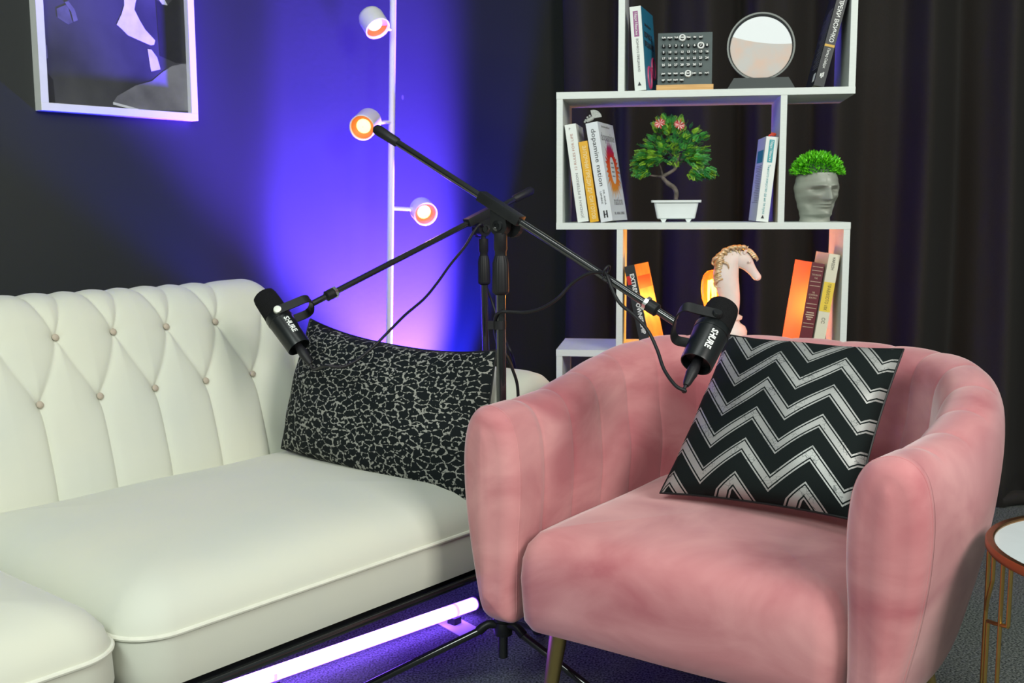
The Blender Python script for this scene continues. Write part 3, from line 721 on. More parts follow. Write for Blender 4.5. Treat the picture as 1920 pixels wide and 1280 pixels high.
# silver winged figurine standing on the books
p0 = SH.w(0.083, 0.05, 0); fz = zM + 0.2480
fg = empty('figurine', 'tiny silver winged ornament perched on top of the white hardback', 'ornament', (p0.x, p0.y, fz), SH.ang)
MB().tube([(-0.012, 0, 0.0), (-0.008, 0, 0.004), (0.0, 0, 0.008), (0.004, 0, 0.013)], [0.0032, 0.0048, 0.005, 0.003], 10, sub=3).build('body', M['pewter'], fg)
g = MB(); fan = [(0.002, 0.008)] + [(0.004 + 0.021 * cos(radians(a)), 0.008 + 0.021 * sin(radians(a))) for a in range(10, 116, 10)]
g.add([(x, -0.001, z) for x, z in fan] + [(x, 0.001, z) for x, z in fan], [tuple(range(len(fan))), tuple(range(len(fan), 2 * len(fan)))[::-1]] + [(i, (i + 1) % len(fan), len(fan) + (i + 1) % len(fan), len(fan) + i) for i in range(len(fan))])
g.build('wing', M['pewter'], fg, False)
g = MB()
for x, z in ((-0.015, 0.002), (-0.011, 0.0085), (-0.005, 0.0125), (-0.017, -0.002)): g.lathe([(0.0002, -0.0028), (0.002, -0.002), (0.0028, 0), (0.002, 0.002), (0.0002, 0.0028)], 10, Matrix.Translation((x, 0, z + 0.002)))
g.build('head', M['pewter'], fg)
# teal label book with ribbon, leaning on the divider
tl = flat('teal_label', (0.04, 0.32, 0.36))
e, ox = book('book', 'white book with teal label leaning right against the middle divider', 0.5130, 0.012, zM, 0.0290, 0.140, 0.2030, 5.6, 3.4, wcov, left=wcov2, right=yl)
plate(e, ox + 0.0085, ox + 0.0205, 0.142, 0.196, tl)
down(e, 'Марк Менсън', ox, 0.029, 0.169, 0.048, 0.009, M['print_white'])
down(e, 'Тънкото изкуство да не ти пука', ox, 0.029, 0.078, 0.118, 0.0085, tl)
MB().add([(ox + 0.010, -0.0005, 0.008), (ox + 0.018, -0.0005, 0.008), (ox + 0.014, -0.0005, 0.017), (ox + 0.014, 0.001, 0.012)], [(0, 1, 2), (0, 1, 3), (1, 2, 3), (2, 0, 3)]).build('emblem', M['print_black'], e, False)
g = MB()
for i in range(22): g.box(ox - 0.0004, ox + 0.0005, 0.018, 0.018 + random.uniform(0.06, 0.10), 0.045 + i * 0.0042, 0.0462 + i * 0.0042)
g.build('cover_lettering', M['grey_label'], e, False)
MB().box(ox - 0.0004, ox + 0.0005, 0.018, 0.115, 0.142, 0.172).build('cover_panel', tl, e, False)
MB().tube([(ox + 0.008, 0.02, 0.2035), (ox + 0.012, 0.018, 0.2085), (ox + 0.020, 0.018, 0.2075), (ox + 0.023, 0.022, 0.2115), (ox + 0.014, 0.026, 0.2125)], 0.0024, 8, sub=4).build('ribbon', flat('red_orange_ribbon', (0.75, 0.07, 0.02)), e)
# lower shelf
litcov = flat('red_lamplit_ochre_cover', (0.62, 0.30, 0.06), col2=(0.55, 0.16, 0.03), nscale=18)  # red cover with the amber lamp's orange light put into its colour
e, ox = book('book', 'black book with white lettering leaning left behind the boom', 0.2120, 0.012, zC, 0.0265, 0.140, 0.2120, -12.6, -13.0, bk_, right=litcov)
down(e, 'EXTREME', ox, 0.0265, 0.160, 0.062, 0.0145, M['print_white'], 0.002, bold=0.0003)
down(e, 'OWNERSHIP', ox, 0.0265, 0.078, 0.078, 0.0145, M['print_white'], 0.002, bold=0.0003)
plate(e, 0.001, 0.011, 0.165, 0.187, flat('red_patch', (0.55, 0.02, 0.02)), 'band')
MB().box(0.0263, 0.0268, 0.01, 0.13, 0.150, 0.182).build('cover_panel', flat('red_title_panel', (0.70, 0.04, 0.02)), e, False)
mar = flat('maroon_cover', (0.12, 0.012, 0.02)); litmar = flat('maroon_cover_lamplit', (0.85, 0.17, 0.03)); gp = flat('gilt_print', (0.55, 0.42, 0.30))  # orange is lamplight painted onto the maroon book's side
e, ox = book('book', 'maroon hardback with gilt spine rules and side coloured orange by lamplight', 0.6195, 0.012, zC, 0.0310, 0.150, 0.2180, 8.0, 9.0, mar, left=litmar)
g = MB()
for z in (0.208, 0.199, 0.172, 0.162, 0.118, 0.108, 0.070, 0.061): g.box(ox + 0.003, ox + 0.028, -0.0005, 0.0003, z, z + 0.0012)
g.build('spine_rule', gp, e, False)
for z, s, f in ((0.189, 'THE MILLION', 0.022), (0.181, 'THE', 0.008), (0.146, 'THE', 0.006), (0.140, 'COMMON', 0.021), (0.133, 'PATH', 0.017)):
    text('lettering', s, 0.006, gp, e, (ox + 0.0155, -0.0004, z), (1, 0, 0), (0, 0, 1), fit=f)
g = MB()
for i, wd in enumerate((0.018, 0.021, 0.017, 0.010)): g.box(ox + 0.0155 - wd / 2, ox + 0.0155 + wd / 2, -0.0005, 0.0003, 0.096 - i * 0.0055, 0.0985 - i * 0.0055)
g.build('lettering', gp, e, False)
palecov = flat('pale_cover', (0.66, 0.64, 0.50)); yb = flat('yellow_band', (0.75, 0.55, 0.06))
e, ox = book('book', 'cream and yellow banded book leaning right against the end panel', 0.6500, 0.012, zC, 0.0265, 0.140, 0.2400, 8.3, 5.0, palecov, spine=palecov)
plate(e, ox + 0.0002, ox + 0.0263, 0.100, 0.172, yb, 'band')
down(e, 'КАРДОН', ox, 0.0265, 0.217, 0.030, 0.009, M['print_black'])
down(e, 'ПРАВИЛОТО 10X', ox, 0.0265, 0.136, 0.064, 0.011, M['print_black'])
down(e, 'СС', ox, 0.0265, 0.078, 0.014, 0.011, M['print_black'])

# ------------------------------------------------------------------ peg calendar
cal = empty('perpetual_calendar', 'dark square perpetual peg calendar on a pale wooden base', 'calendar', SH.w(0.3095, 0.07, zA), SH.ang)
MB().box(-0.069, 0.069, -0.014, 0.030, 0, 0.0185, bev=0.0008).build('base', M['wood'], cal)
Rc = Matrix.Rotation(radians(-8), 4, 'X')
def calm(x, y, z): return Matrix.Translation((0, 0.0, 0.017)) @ Rc @ Matrix.Translation((x, y, z))
MB().box(-0.0665, 0.0655, 0, 0.008, 0, 0.131, calm(0, 0, 0), bev=0.0006).build('board', M['calboard'], cal)
grid_ = []
days = ['SUN', 'MON', 'TUE', 'WED', 'THU', 'FRI', 'SAT']; mons = ['JAN', 'FEB', 'MAR', 'APR', 'MAY', 'JUN', 'JUL', 'AUG', 'SEP', 'OCT', 'NOV', 'DEC']
for i, s in enumerate(days): grid_.append((i, 0.117, s))
for n in range(1, 32): grid_.append(((n - 1) % 8, (0.097, 0.081, 0.0655, 0.0495)[(n - 1) // 8], str(n)))
for i, s in enumerate(mons): grid_.append((i % 8, 0.0285 if i < 8 else 0.0125, s))
peg0 = None; rings = {(3, 0.117), (6, 0.097), (4, 0.0285)}
lett = None
for c_i, z, s in grid_:
    x = -0.0525 + c_i * 0.0150
    if peg0 is None:
        peg0 = MB().lathe([(0.0005, 0.0085), (0.0033, 0.0083), (0.0044, 0.0070), (0.0044, 0.0012), (0.0040, 0.0)], 14, Matrix.Rotation(radians(90), 4, 'X')).build('peg', M['bplast'], cal); o = peg0
    else:
        o = peg0.copy(); C.objects.link(o); o.parent = cal
    o.matrix_local = calm(x, 0, z)
    t_ = text('lettering', s, 0.0078 if len(s) < 3 else 0.0050, M['print_white'], o, (0, -0.0088, 0.0), (1, 0, 0), (0, 0, 1), bold=0.0002)
    if (c_i, z) in rings:
        g = MB(); g.grid([[V((r * cos(a), -yy, r * sin(a))) for a in [2 * pi * k / 28 for k in range(28)]] for r, yy in ((0.0050, 0.0005), (0.0050, 0.0075), (0.0060, 0.0085), (0.0078, 0.0080), (0.0088, 0.0055), (0.0088, 0.0005))], True, False)
        r_o = g.build('marker_ring', M['print_white'], cal); r_o.matrix_local = calm(x, 0, z)

# ------------------------------------------------------------------ sand picture
sp_ = empty('sand_picture', 'round moving sand picture in a dark ring on a black stand', 'ornament', SH.w(0.4895, 0.065, zA), SH.ang)
g = MB(); pr = [(-0.081, 0.0), (0.084, 0.0), (0.066, 0.030), (-0.063, 0.030)]
g.add([(x, -0.020, z) for x, z in pr] + [(x, 0.022, z) for x, z in pr], [(0, 1, 2, 3), (7, 6, 5, 4), (0, 1, 5, 4), (1, 2, 6, 5), (2, 3, 7, 6), (3, 0, 4, 7)])
g.build('stand', flat('slate_plastic', (0.035, 0.045, 0.045)), sp_, False)
CZ = 0.1045
def ringm(r0, r1, y0, y1, n=64):
    g = MB(); g.grid([[V((r * cos(a), y, CZ + r * sin(a))) for a in [2 * pi * k / n for k in range(n)]] for r, y in ((r0, y0), (r1, y0), (r1, y1), (r0, y1), (r0, y0))], True, False); return g
ringm(0.0765, 0.0805, -0.009, 0.009).build('outer_ring', M['chrome'], sp_)
ringm(0.0725, 0.0765, -0.0075, 0.0075).build('inner_ring', M['black'], sp_)
def sand_mat():
    m, t, p = nt('sand_liquid_reflection'); tc = t.nodes.new('ShaderNodeTexCoord'); sx = t.nodes.new('ShaderNodeSeparateXYZ'); t.links.new(tc.outputs['Object'], sx.inputs[0])
    def mth(op, a, b):
        n = t.nodes.new('ShaderNodeMath'); n.operation = op
        for i, q in enumerate((a, b)):
            if isinstance(q, (int, float)): n.inputs[i].default_value = q
            else: t.links.new(q, n.inputs[i])
        return n.outputs[0]
    # dune line: z > CZ+0.012 - 0.16*x + 1.4*x^2
    x, z = sx.outputs[0], sx.outputs[2]
    ln = mth('ADD', mth('ADD', mth('MULTIPLY', x, -0.14), mth('MULTIPLY', mth('MULTIPLY', x, x), 1.3)), CZ + 0.0085)
    up_ = mth('GREATER_THAN', z, ln)
    n = t.nodes.new('ShaderNodeTexNoise'); n.inputs['Scale'].default_value = 22; n.inputs['Detail'].default_value = 5; t.links.new(tc.outputs['Object'], n.inputs['Vector'])
    r = t.nodes.new('ShaderNodeValToRGB'); r.color_ramp.elements[0].position = 0.35; r.color_ramp.elements[0].color = (0.66, 0.50, 0.42, 1); r.color_ramp.elements[1].position = 0.62; r.color_ramp.elements[1].color = (0.56, 0.54, 0.52, 1)
    t.links.new(n.outputs[0], r.inputs[0])
    mx = t.nodes.new('ShaderNodeMixRGB'); mx.inputs[2].default_value = (0.80, 0.84, 0.86, 1); t.links.new(up_, mx.inputs[0]); t.links.new(r.outputs[0], mx.inputs[1]); t.links.new(mx.outputs[0], p.inputs['Base Color'])  # white above the dune line is a bright reflection painted into the disc
    p.inputs['Roughness'].default_value = 0.15; return m
g = MB(); N_ = 64
g.grid([[V((r * cos(a), y, CZ - 0.003 + r * sin(a))) for a in [2 * pi * k / N_ for k in range(N_)]] for r, y in ((0.0720, -0.010), (0.0730, -0.009), (0.0730, 0.009), (0.0720, 0.010))], True)
g.build('sand_disc', sand_mat(), sp_)

# ------------------------------------------------------------------ bonsai
bp = empty('potted_bonsai', 'small artificial bonsai with red flowers in a white footed pot', 'plant', SH.w(0.2930, 0.10, zM), SH.ang)
def rr(a, b, z): return rrect(0, 0, a, b, 0.008, 4, z)
g = MB(); g.grid([rr(0.044, 0.030, 0.008), rr(0.047, 0.033, 0.010), rr(0.0545, 0.040, 0.046), rr(0.0545, 0.040, 0.049), rr(0.0615, 0.047, 0.049), rr(0.0620, 0.0475, 0.0545), rr(0.057, 0.042, 0.0545), rr(0.055, 0.040, 0.049)], True)
pot = g.build('pot', flat('white_plastic_pot', (0.70, 0.74, 0.74), 0.35), bp)
for sx in (-1, 1):
    for sy in (-1, 1):
        g = MB(); g.add([(sx * 0.040, sy * 0.030, 0.0105), (sx * 0.022, sy * 0.030, 0.0105), (sx * 0.027, sy * 0.028, 0.0), (sx * 0.034, sy * 0.028, 0.0), (sx * 0.040, sy * 0.018, 0.0105), (sx * 0.022, sy * 0.018, 0.0105), (sx * 0.027, sy * 0.020, 0.0), (sx * 0.034, sy * 0.020, 0.0)],
              [(0, 1, 2, 3), (4, 5, 6, 7), (0, 1, 5, 4), (1, 2, 6, 5), (2, 3, 7, 6), (3, 0, 4, 7)]); g.build('foot', pot.data.materials[0], pot, False)
MB().lathe([(0.001, 0.05), (0.036, 0.0495), (0.038, 0.046)], 20).build('soil', M['bark'], pot)
L = lambda px, py, dy=0.0: SH.ly(px, py, 0.10 + dy) - V((0.2930, 0.10, zM)) 
tr = MB()
tr.tube([L(1267, 374), L(1268, 362), L(1264, 352), L(1254, 345), L(1247, 338), L(1243, 331), L(1255, 324), L(1266, 316), L(1268, 306), L(1275, 290)], [0.0055, 0.0062, 0.006, 0.0062, 0.005, 0.005, 0.0045, 0.0042, 0.0035, 0.002], 10, sub=5)
for pts in ([(1243, 331), (1228, 330), (1215, 327), (1205, 318)], [(1268, 306), (1284, 303), (1300, 312), (1318, 320)], [(1243, 331), (1240, 318), (1236, 306)], [(1268, 310), (1262, 296), (1248, 280)], [(1275, 300), (1292, 296), (1308, 290)]):
    tr.tube([L(x, y, 0.012 * (i % 2)) for i, (x, y) in enumerate(pts)], [0.0032, 0.0024, 0.0018, 0.0012], 7, sub=4)
tr.build('trunk', M['bark'], bp)
def frond(g, p, d, up_, L_, nl=6, wid=0.4):
    d = d.normalized(); s = d.cross(up_).normalized(); n = s.cross(d).normalized()
    def leaf(a, dr, l, w_):
        b = a + dr * l; m_ = a + dr * (l * 0.5) + n * (w_ * 0.5); q = n.cross(dr).normalized() * w_
        k = len(g.v); g.v += [a, m_ + q, b, m_ - q]; g.f.append((k, k + 1, k + 2, k + 3))
    for i in range(nl):
        t = (i + 0.6) / nl; a = p + d * (L_ * t) - up_ * (0.15 * L_ * t * t); ll = L_ * wid * (1 - 0.65 * t) + 0.003
        for sg in (-1, 1): leaf(a, (d * 0.65 + s * sg).normalized(), ll, ll * 0.17)
    leaf(p + d * (L_ * 0.9), d, L_ * 0.25, 0.0016)
gd, gl_ = MB(), MB()
blobs = [(1262, 258, 46, 30), (1228, 282, 30, 24), (1298, 272, 26, 26), (1212, 302, 20, 14), (1262, 285, 42, 20), (1300, 298, 24, 14), (1252, 240, 28, 14), (1208, 318, 16, 10), (1322, 322, 15, 9), (1302, 322, 12, 8)]
for i in range(900):
    bx, by, rx, ry = random.choice(blobs[:7] + blobs)
    a = random.uniform(0, 2 * pi); r = sqrt(random.random()); zz = random.uniform(-1, 1)
    c0 = L(bx, by); p = c0 + V((rx * 0.00131 * r * cos(a) * sqrt(max(0.1, 1 - zz * zz)), 0.038 * zz * min(1, rx / 30), ry * 0.00131 * r * sin(a)))
    ctr_ = L(1262, 290); dr = (p - ctr_) + V((random.uniform(-1, 1), random.uniform(-1.2, 0.6), random.uniform(-0.5, 0.9))) * 0.028
    if i > 885: dr = V((1, 0, 0.05))
    frond(gl_ if random.random() < 0.34 else gd, p, dr, (V((0, 0, 1)) + V((random.uniform(-.7, .7), random.uniform(-1.4, 0.2), 0))).normalized(), random.uniform(0.012, 0.020))
for x, y in ((1308, 322), (1318, 320), (1326, 323)): frond(gd, L(x, y), V((1, -0.2, 0.05)), V((0, -0.8, 0.6)).normalized(), 0.022, 8)
gd.build('foliage', M['greenleaf'], bp, False); gl_.build('foliage', M['limeleaf'], bp, False)
for (x, y, tl_) in ((1237, 231, -0.35), (1274, 234, 0.35)):
    g = MB(); g2 = MB(); c0 = L(x, y, -0.045)
    for k in range(22):
        a = 2 * pi * k / 22; dr = V((cos(a), -0.35 + 0.1 * (k % 3), 0.55 * sin(a) + tl_ * cos(a) * -1)).normalized(); q = V((0, -1, 0.4)).cross(dr).normalized() * 0.0016
        h = g if k % 2 else g2; l = 0.0165 if k % 2 else 0.014; kk = len(h.v)
        h.v += [c0, c0 + dr * l * 0.6 + q, c0 + dr * l, c0 + dr * l * 0.6 - q]; h.f.append((kk, kk + 1, kk + 2, kk + 3))
    f_ = g.build('flower', M['petalr'], bp, False); g2.build('petals', M['petalw'], f_, False)

# ------------------------------------------------------------------ head planter
hd = empty('head_planter', 'grey ceramic head-shaped planter filled with bright green foliage', 'planter', SH.w(0.6330, 0.085, zM), SH.ang + radians(15))
Hh = 0.1185; rows = []; NA, NH = 120, 90
def gs(x, s): return exp(-(x / s) ** 2)
for j in range(NH + 1):
    z = Hh * j / NH; q = z / Hh; row = []
    for i in range(NA):
        a = 2 * pi * i / NA; fx_, fy = sin(a), -cos(a)         # front = -y
        K = [(0, 0.76), (0.08, 0.73), (0.18, 0.78), (0.35, 0.90), (0.55, 1.03), (0.70, 1.10), (0.85, 1.03), (1.0, 0.94)]
        for m_ in range(len(K) - 1):
            if K[m_][0] <= q <= K[m_ + 1][0]:
                f = (q - K[m_][0]) / (K[m_ + 1][0] - K[m_][0]); f = f * f * (3 - 2 * f); k = K[m_][1] + (K[m_ + 1][1] - K[m_][1]) * f
        rx, ry = 0.0480 * k, 0.054 * k
        if fy < 0: ry *= 1.02
        x, y = rx * fx_, ry * fy
        y += 0.006 * (1 - q)                                    # neck set back
        front = max(0, -fy)
        if front > 0.05:
            X_, F_ = x, 0.0
            fm = min(1, front * 1.6)
            jaw = max(0, min(1, (q - 0.10) / 0.06)); jaw = jaw * jaw * (3 - 2 * jaw)
            F_ += 0.0145 * jaw * gs(X_, 0.030) * (1 if q < 0.6 else max(0.3, 1 - (q - 0.6) * 1.5))           # face mask projects over the neck
            F_ += 0.0065 * gs(X_, 0.013) * gs(z - 0.022, 0.009)                  # chin
            F_ += 0.0050 * gs(abs(X_) - 0.030, 0.012) * gs(z - 0.064, 0.008)     # cheekbones
            F_ -= 0.0085 * gs(abs(X_) - 0.026, 0.010) * gs(z - 0.042, 0.012)     # hollow cheeks
            F_ -= 0.0125 * gs(abs(X_) - 0.020, 0.013) * gs(z - 0.0775, 0.0055)   # eye sockets
            F_ += 0.0055 * gs(abs(X_) - 0.017, 0.016) * gs(z - 0.0885, 0.0045)   # brow
            nz = max(0, min(1, (0.086 - z) / 0.030)) if z > 0.0545 else max(0, 1 - (0.0545 - z) / 0.003)
            F_ += (0.004 + 0.0115 * nz) * gs(X_, 0.0058 + 0.003 * nz) * (1 if 0.051 < z < 0.088 else 0)
            F_ += 0.0050 * gs(X_, 0.0145) * (gs(z - 0.0435, 0.0024) + gs(z - 0.0370, 0.0026)) - 0.0035 * gs(X_, 0.016) * gs(z - 0.0402, 0.0013)
            F_ -= 0.0030 * gs(X_, 0.012) * gs(z - 0.0300, 0.0030)
            F_ += 0.0020 * gs(X_, 0.004) * gs(z - 0.098, 0.010) * -1             # frown line
            y -= 1.55 * F_ * fm
        row.append(V((x, y, z)))
    rows.append(row)
inner = [V((p.x * 0.86, p.y * 0.86, Hh)) for p in rows[-1]]; inner2 = [V((p.x * 0.8, p.y * 0.8, Hh - 0.02)) for p in rows[-1]]
g = MB(); g.grid(rows + [inner, inner2], True); g.build('pot', M['stone'], hd)
g = MB()
for i in range(2000):
    th = random.uniform(0, 2 * pi); ph = math.acos(random.uniform(0.02, 1)); rad = random.uniform(0.75, 1.0)
    p = V((0.062 * rad * sin(ph) * cos(th), 0.056 * rad * sin(ph) * sin(th), Hh - 0.004 + 0.053 * rad * cos(ph)))
    d = (V((p.x, p.y, (p.z - Hh) * 1.4)).normalized() + V((random.uniform(-.7, .7), random.uniform(-.7, .7), random.uniform(-.3, .7)))).normalized()
    s = d.orthogonal().normalized(); s = Matrix.Rotation(random.uniform(0, 6.28), 3, d) @ s; n = d.cross(s); l = random.uniform(0.0085, 0.0125); wl = l * 0.22
    k = len(g.v); g.v += [p, p + d * l * 0.55 + s * wl + n * 0.0008, p + d * l, p + d * l * 0.55 - s * wl + n * 0.0008]; g.f.append((k, k + 1, k + 2, k + 3))
g.build('foliage', M['boxleaf'], hd, False)
MB().lathe([(0.052, Hh - 0.004), (0.050, Hh + 0.012), (0.038, Hh + 0.028), (0.015, Hh + 0.036), (0.001, Hh + 0.038)], 24).build('foliage_core', flat('dark_green_core', (0.01, 0.07, 0.005)), hd)  # dark green dome filling the inside of the leaves

# ------------------------------------------------------------------ horse bust and amber lamp
HX, HY = 0.4300, 0.095
hs = empty('horse_bust', 'white horse head bust with golden mane on the lower shelf', 'sculpture', SH.w(HX, HY, zC), SH.ang)
def HP(px, py, dy=0.0): return SH.ly(px, py, HY + dy) - V((HX, HY, zC))
kx = 0.00132
def eloft(st, squash, n=28, sb=6):
    P = catmull([V((p[0], p[1], p[2])) for p in st], sb); P = [(p.x, p.y, p.z) for p in P]; rows = []
    C3 = [HP(x, y) for x, y, r in P]
    for i, (x, y, r) in enumerate(P):
        T = (C3[min(i + 1, len(P) - 1)] - C3[max(0, i - 1)]).normalized(); s = V((0, 1, 0)); q = s.cross(T).normalized()
        rows.append([C3[i] + r * kx * (q * cos(2 * pi * k / n) + s * squash * sin(2 * pi * k / n)) for k in range(n)])
    return rows
g = MB()
g.lathe([(0.036, 0.0), (0.037, 0.006), (0.033, 0.011), (0.034, 0.016), (0.040, 0.028), (0.041, 0.042), (0.036, 0.054), (0.024, 0.062), (0.021, 0.068), (0.028, 0.073), (0.029, 0.079), (0.020, 0.084)], 36, Matrix.Translation((0.004, 0, 0)), cap=True)
g.build('pedestal', M['plaster'], hs)
g = MB()
g.grid(eloft([(1371, 592, 13), (1371, 576, 15.5), (1369, 560, 18.5), (1365, 540, 21.5), (1361, 520, 24), (1363, 502, 23), (1370, 489, 20), (1380, 481, 15), (1388, 478, 10)], 0.72), True)
g.grid(eloft([(1374, 478, 6), (1380, 480, 12), (1389, 485, 16.5), (1397, 491, 15.5), (1404, 499, 11.5), (1411, 508, 8.8), (1417, 516, 8.0), (1421, 521, 7.2), (1423, 525, 3)], 0.62), True)
for sg in (-1, 1):
    b0 = HP(1395, 476, sg * 0.009); g.tube([b0, b0 + V((0.004, 0, 0.008)), b0 + V((0.010, 0, 0.020))], [0.0045, 0.0040, 0.0006], 8)
    c0 = HP(1405, 491, sg * 0.0155); g.lathe([(0.0002, -0.0035), (0.0028, -0.002), (0.0036, 0.0), (0.0028, 0.002), (0.0002, 0.0035)], 10, Matrix.Translation(c0))
c0 = HP(1421, 520); g.tube([HP(1417, 524, -0.006), HP(1421, 523, -0.007)], 0.0018, 6)
g.build('bust', M['plaster'], hs)
g = MB()
tuft = [(1345, 484), (1349, 478), (1356, 474), (1362, 468), (1369, 465), (1377, 463), (1385, 462), (1392, 463)]
for i, (x, y) in enumerate(tuft):
    for sy in (-0.010, 0.0, 0.010):
        k_ = random.uniform(0.7, 1.35); p = HP(x + 2 + random.uniform(-2, 2), y + 4, sy); g.tube([p + V((0.005, 0, 0.0)) * k_, p + V((0.0, -0.002, 0.005)) * k_, p + V((-0.007, 0, 0.003)) * k_, p + V((-0.010, 0.002, -0.005)) * k_, p + V((-0.006, -0.004, -0.012)) * k_], [0.0035, 0.0048, 0.0044, 0.0030, 0.0006], 8, sub=4)
for i in range(13):
    x, y = 1341 - 4 * (i / 12) + random.uniform(-1.5, 1.5), 484 + i * 3.6; k_ = random.uniform(0.8, 1.7)
    for sy in (-0.014, -0.004, 0.008):
        p = HP(x + 6, y, sy); g.tube([p + V((0.012, -0.002, 0.004)) * k_, p + V((0.004, -0.005 if sy < 0 else 0, 0.003)) * k_, p + V((-0.003, -0.002, -0.002)) * k_, p + V((-0.002, 0, -0.008)) * k_, p + V((0.006, -0.003, -0.010)) * k_], [0.0012, 0.0032, 0.0034, 0.0026, 0.0006], 8, sub=4)
for i in range(6):
    x, y = 1400 + i * 2.4, 471 + (i ** 1.5) * 1.1
    for sy in (-0.006, 0.004):
        p = HP(x, y, sy); g.tube([p, p + V((0.005, 0, 0.003)), p + V((0.010, 0, -0.002)), p + V((0.009, 0, -0.009))], [0.0045, 0.0048, 0.0035, 0.001], 8, sub=3)
p = HP(1357, 492, -0.022); g.tube([p, HP(1363, 494, -0.024), HP(1366, 500, -0.023), HP(1366, 508, -0.021)], [0.003, 0.003, 0.002, 0.0005], 8, sub=4)
g.build('mane', M['mane'], hs)
lp = empty('table_lamp', 'small amber glass lamp glowing behind the white horse bust', 'lamp', SH.w(0.388, 0.165, zC), SH.ang)
MB().lathe([(0.024, 0.0), (0.025, 0.008), (0.010, 0.014), (0.009, 0.040), (0.014, 0.046), (0.014, 0.066)], 24).build('base', M['gold'], lp)
MB().lathe([(0.0135, 0.064), (0.014, 0.076), (0.018, 0.095), (0.024, 0.118), (0.0275, 0.140), (0.027, 0.160), (0.022, 0.178), (0.012, 0.189), (0.001, 0.192)], 32, cap=False).build('glass_bulb', M['amber'], lp)
g = MB()
for k in range(5):
    a = 2 * pi * k / 5; g.tube([(0.006 * cos(a), 0.006 * sin(a), 0.085), (0.010 * cos(a), 0.010 * sin(a), 0.125), (0.008 * cos(a + 0.5), 0.008 * sin(a + 0.5), 0.165)], 0.0026, 8, sub=5)
g.lathe([(0.0005, 0.150), (0.006, 0.153), (0.007, 0.160), (0.005, 0.166), (0.0005, 0.168)], 12)
g.build('filament', M['filament'], lp)
point('amber_lamp_glow', SH.w(0.388, 0.262, zC + 0.13), 4.6, (1.0, 0.38, 0.05), 0.03)

# ------------------------------------------------------------------ framed photograph on the wall
pf = empty('picture_frame', 'white framed dark monochrome photograph on the left wall', 'picture', SO.w(-0.065, WY), SO.ang)
FX0, FX1, FZ0, FZ1 = -0.2150, 0.2180, 1.235, 1.83
FY = -0.030; bw = 0.019
g = MB(); g.box(FX0, FX1, FY, 0, FZ0, FZ0 + bw, bev=0.001).box(FX0, FX1, FY, 0, FZ1 - bw, FZ1, bev=0.001).box(FX0, FX0 + bw, FY, 0, FZ0 + bw, FZ1 - bw).box(FX1 - bw, FX1, FY, 0, FZ0 + bw, FZ1 - bw)
g.build('frame', M['wpaint'], pf, False)
MB().box(FX0 + bw, FX1 - bw, -0.012, -0.004, FZ0 + bw, FZ1 - bw).build('photograph', mat('dark_photo_print', (0.075, 0.075, 0.082), 0.3, nscale=5, col2=(0.035, 0.035, 0.042), noise=0.05, coat=0.3), pf, False)
def PX(x, y):
    p = SO.ly(x, y, WY - 0.0125); return V((p.x + 0.065, -0.0125, p.z))
def poly(pts, m, name='printed_shape', y=0.0):
    P = [PX(*q) + V((0, y, 0)) for q in pts]; n = len(P); g = MB()
    g.add(P + [p + V((0, 0.0004, 0)) for p in P], [tuple(range(n)), tuple(range(n, 2 * n))[::-1]] + [(i, (i + 1) % n, n + (i + 1) % n, n + i) for i in range(n)]); return g.build(name, m, pf.children[1] if False else pf, False)
pw = mat('photo_white', (0.62, 0.63, 0.66), 0.35, nscale=30, col2=(0.50, 0.51, 0.56), noise=0.05); pg_ = mat('photo_grey', (0.20, 0.20, 0.23), 0.35, nscale=9, col2=(0.10, 0.10, 0.12), noise=0.1); pd = mat('photo_dark', (0.022, 0.022, 0.026), 0.35, noise=0.1)
poly([(232, -25), (262, -25), (254, 5), (252, 18), (262, 38), (272, 55), (291, 76), (289, 84), (283, 85), (262, 76), (240, 66), (228, 54), (219, 46), (228, 27), (233, 10)], pw)
poly([(277, 92), (284, 93), (295, 108), (301, 130), (284, 134), (282, 126)], pw)
poly([(296, -4), (306, -6), (314, 10), (304, 8)], pw)
poly([(212, 192), (220, 180), (255, 160), (285, 152), (305, 135), (322, 124), (340, 120), (357, 121), (357, 208), (258, 206)], pg_)
poly([(212, 191), (260, 204), (256, 207), (212, 196)], pw, y=-0.0006)
poly([(121, 4), (128, 2), (140, 18), (146, 38), (138, 41), (133, 22)], pg_, y=-0.0004)
poly([(106, 16), (126, 8), (136, 42), (128, 46), (108, 33)], mat('photo_mid', (0.11, 0.11, 0.13), 0.4, noise=0.2), y=-0.0002)
poly([(292, 0), (312, 12), (340, -20), (357, -20), (357, 118), (330, 118), (300, 105)], pd, y=0.0001)
poly([(84, 82), (88, 85), (90, 108), (86, 112)], pg_); poly([(84, 130), (100, 150), (104, 196), (90, 196)], pd, y=0.0001)

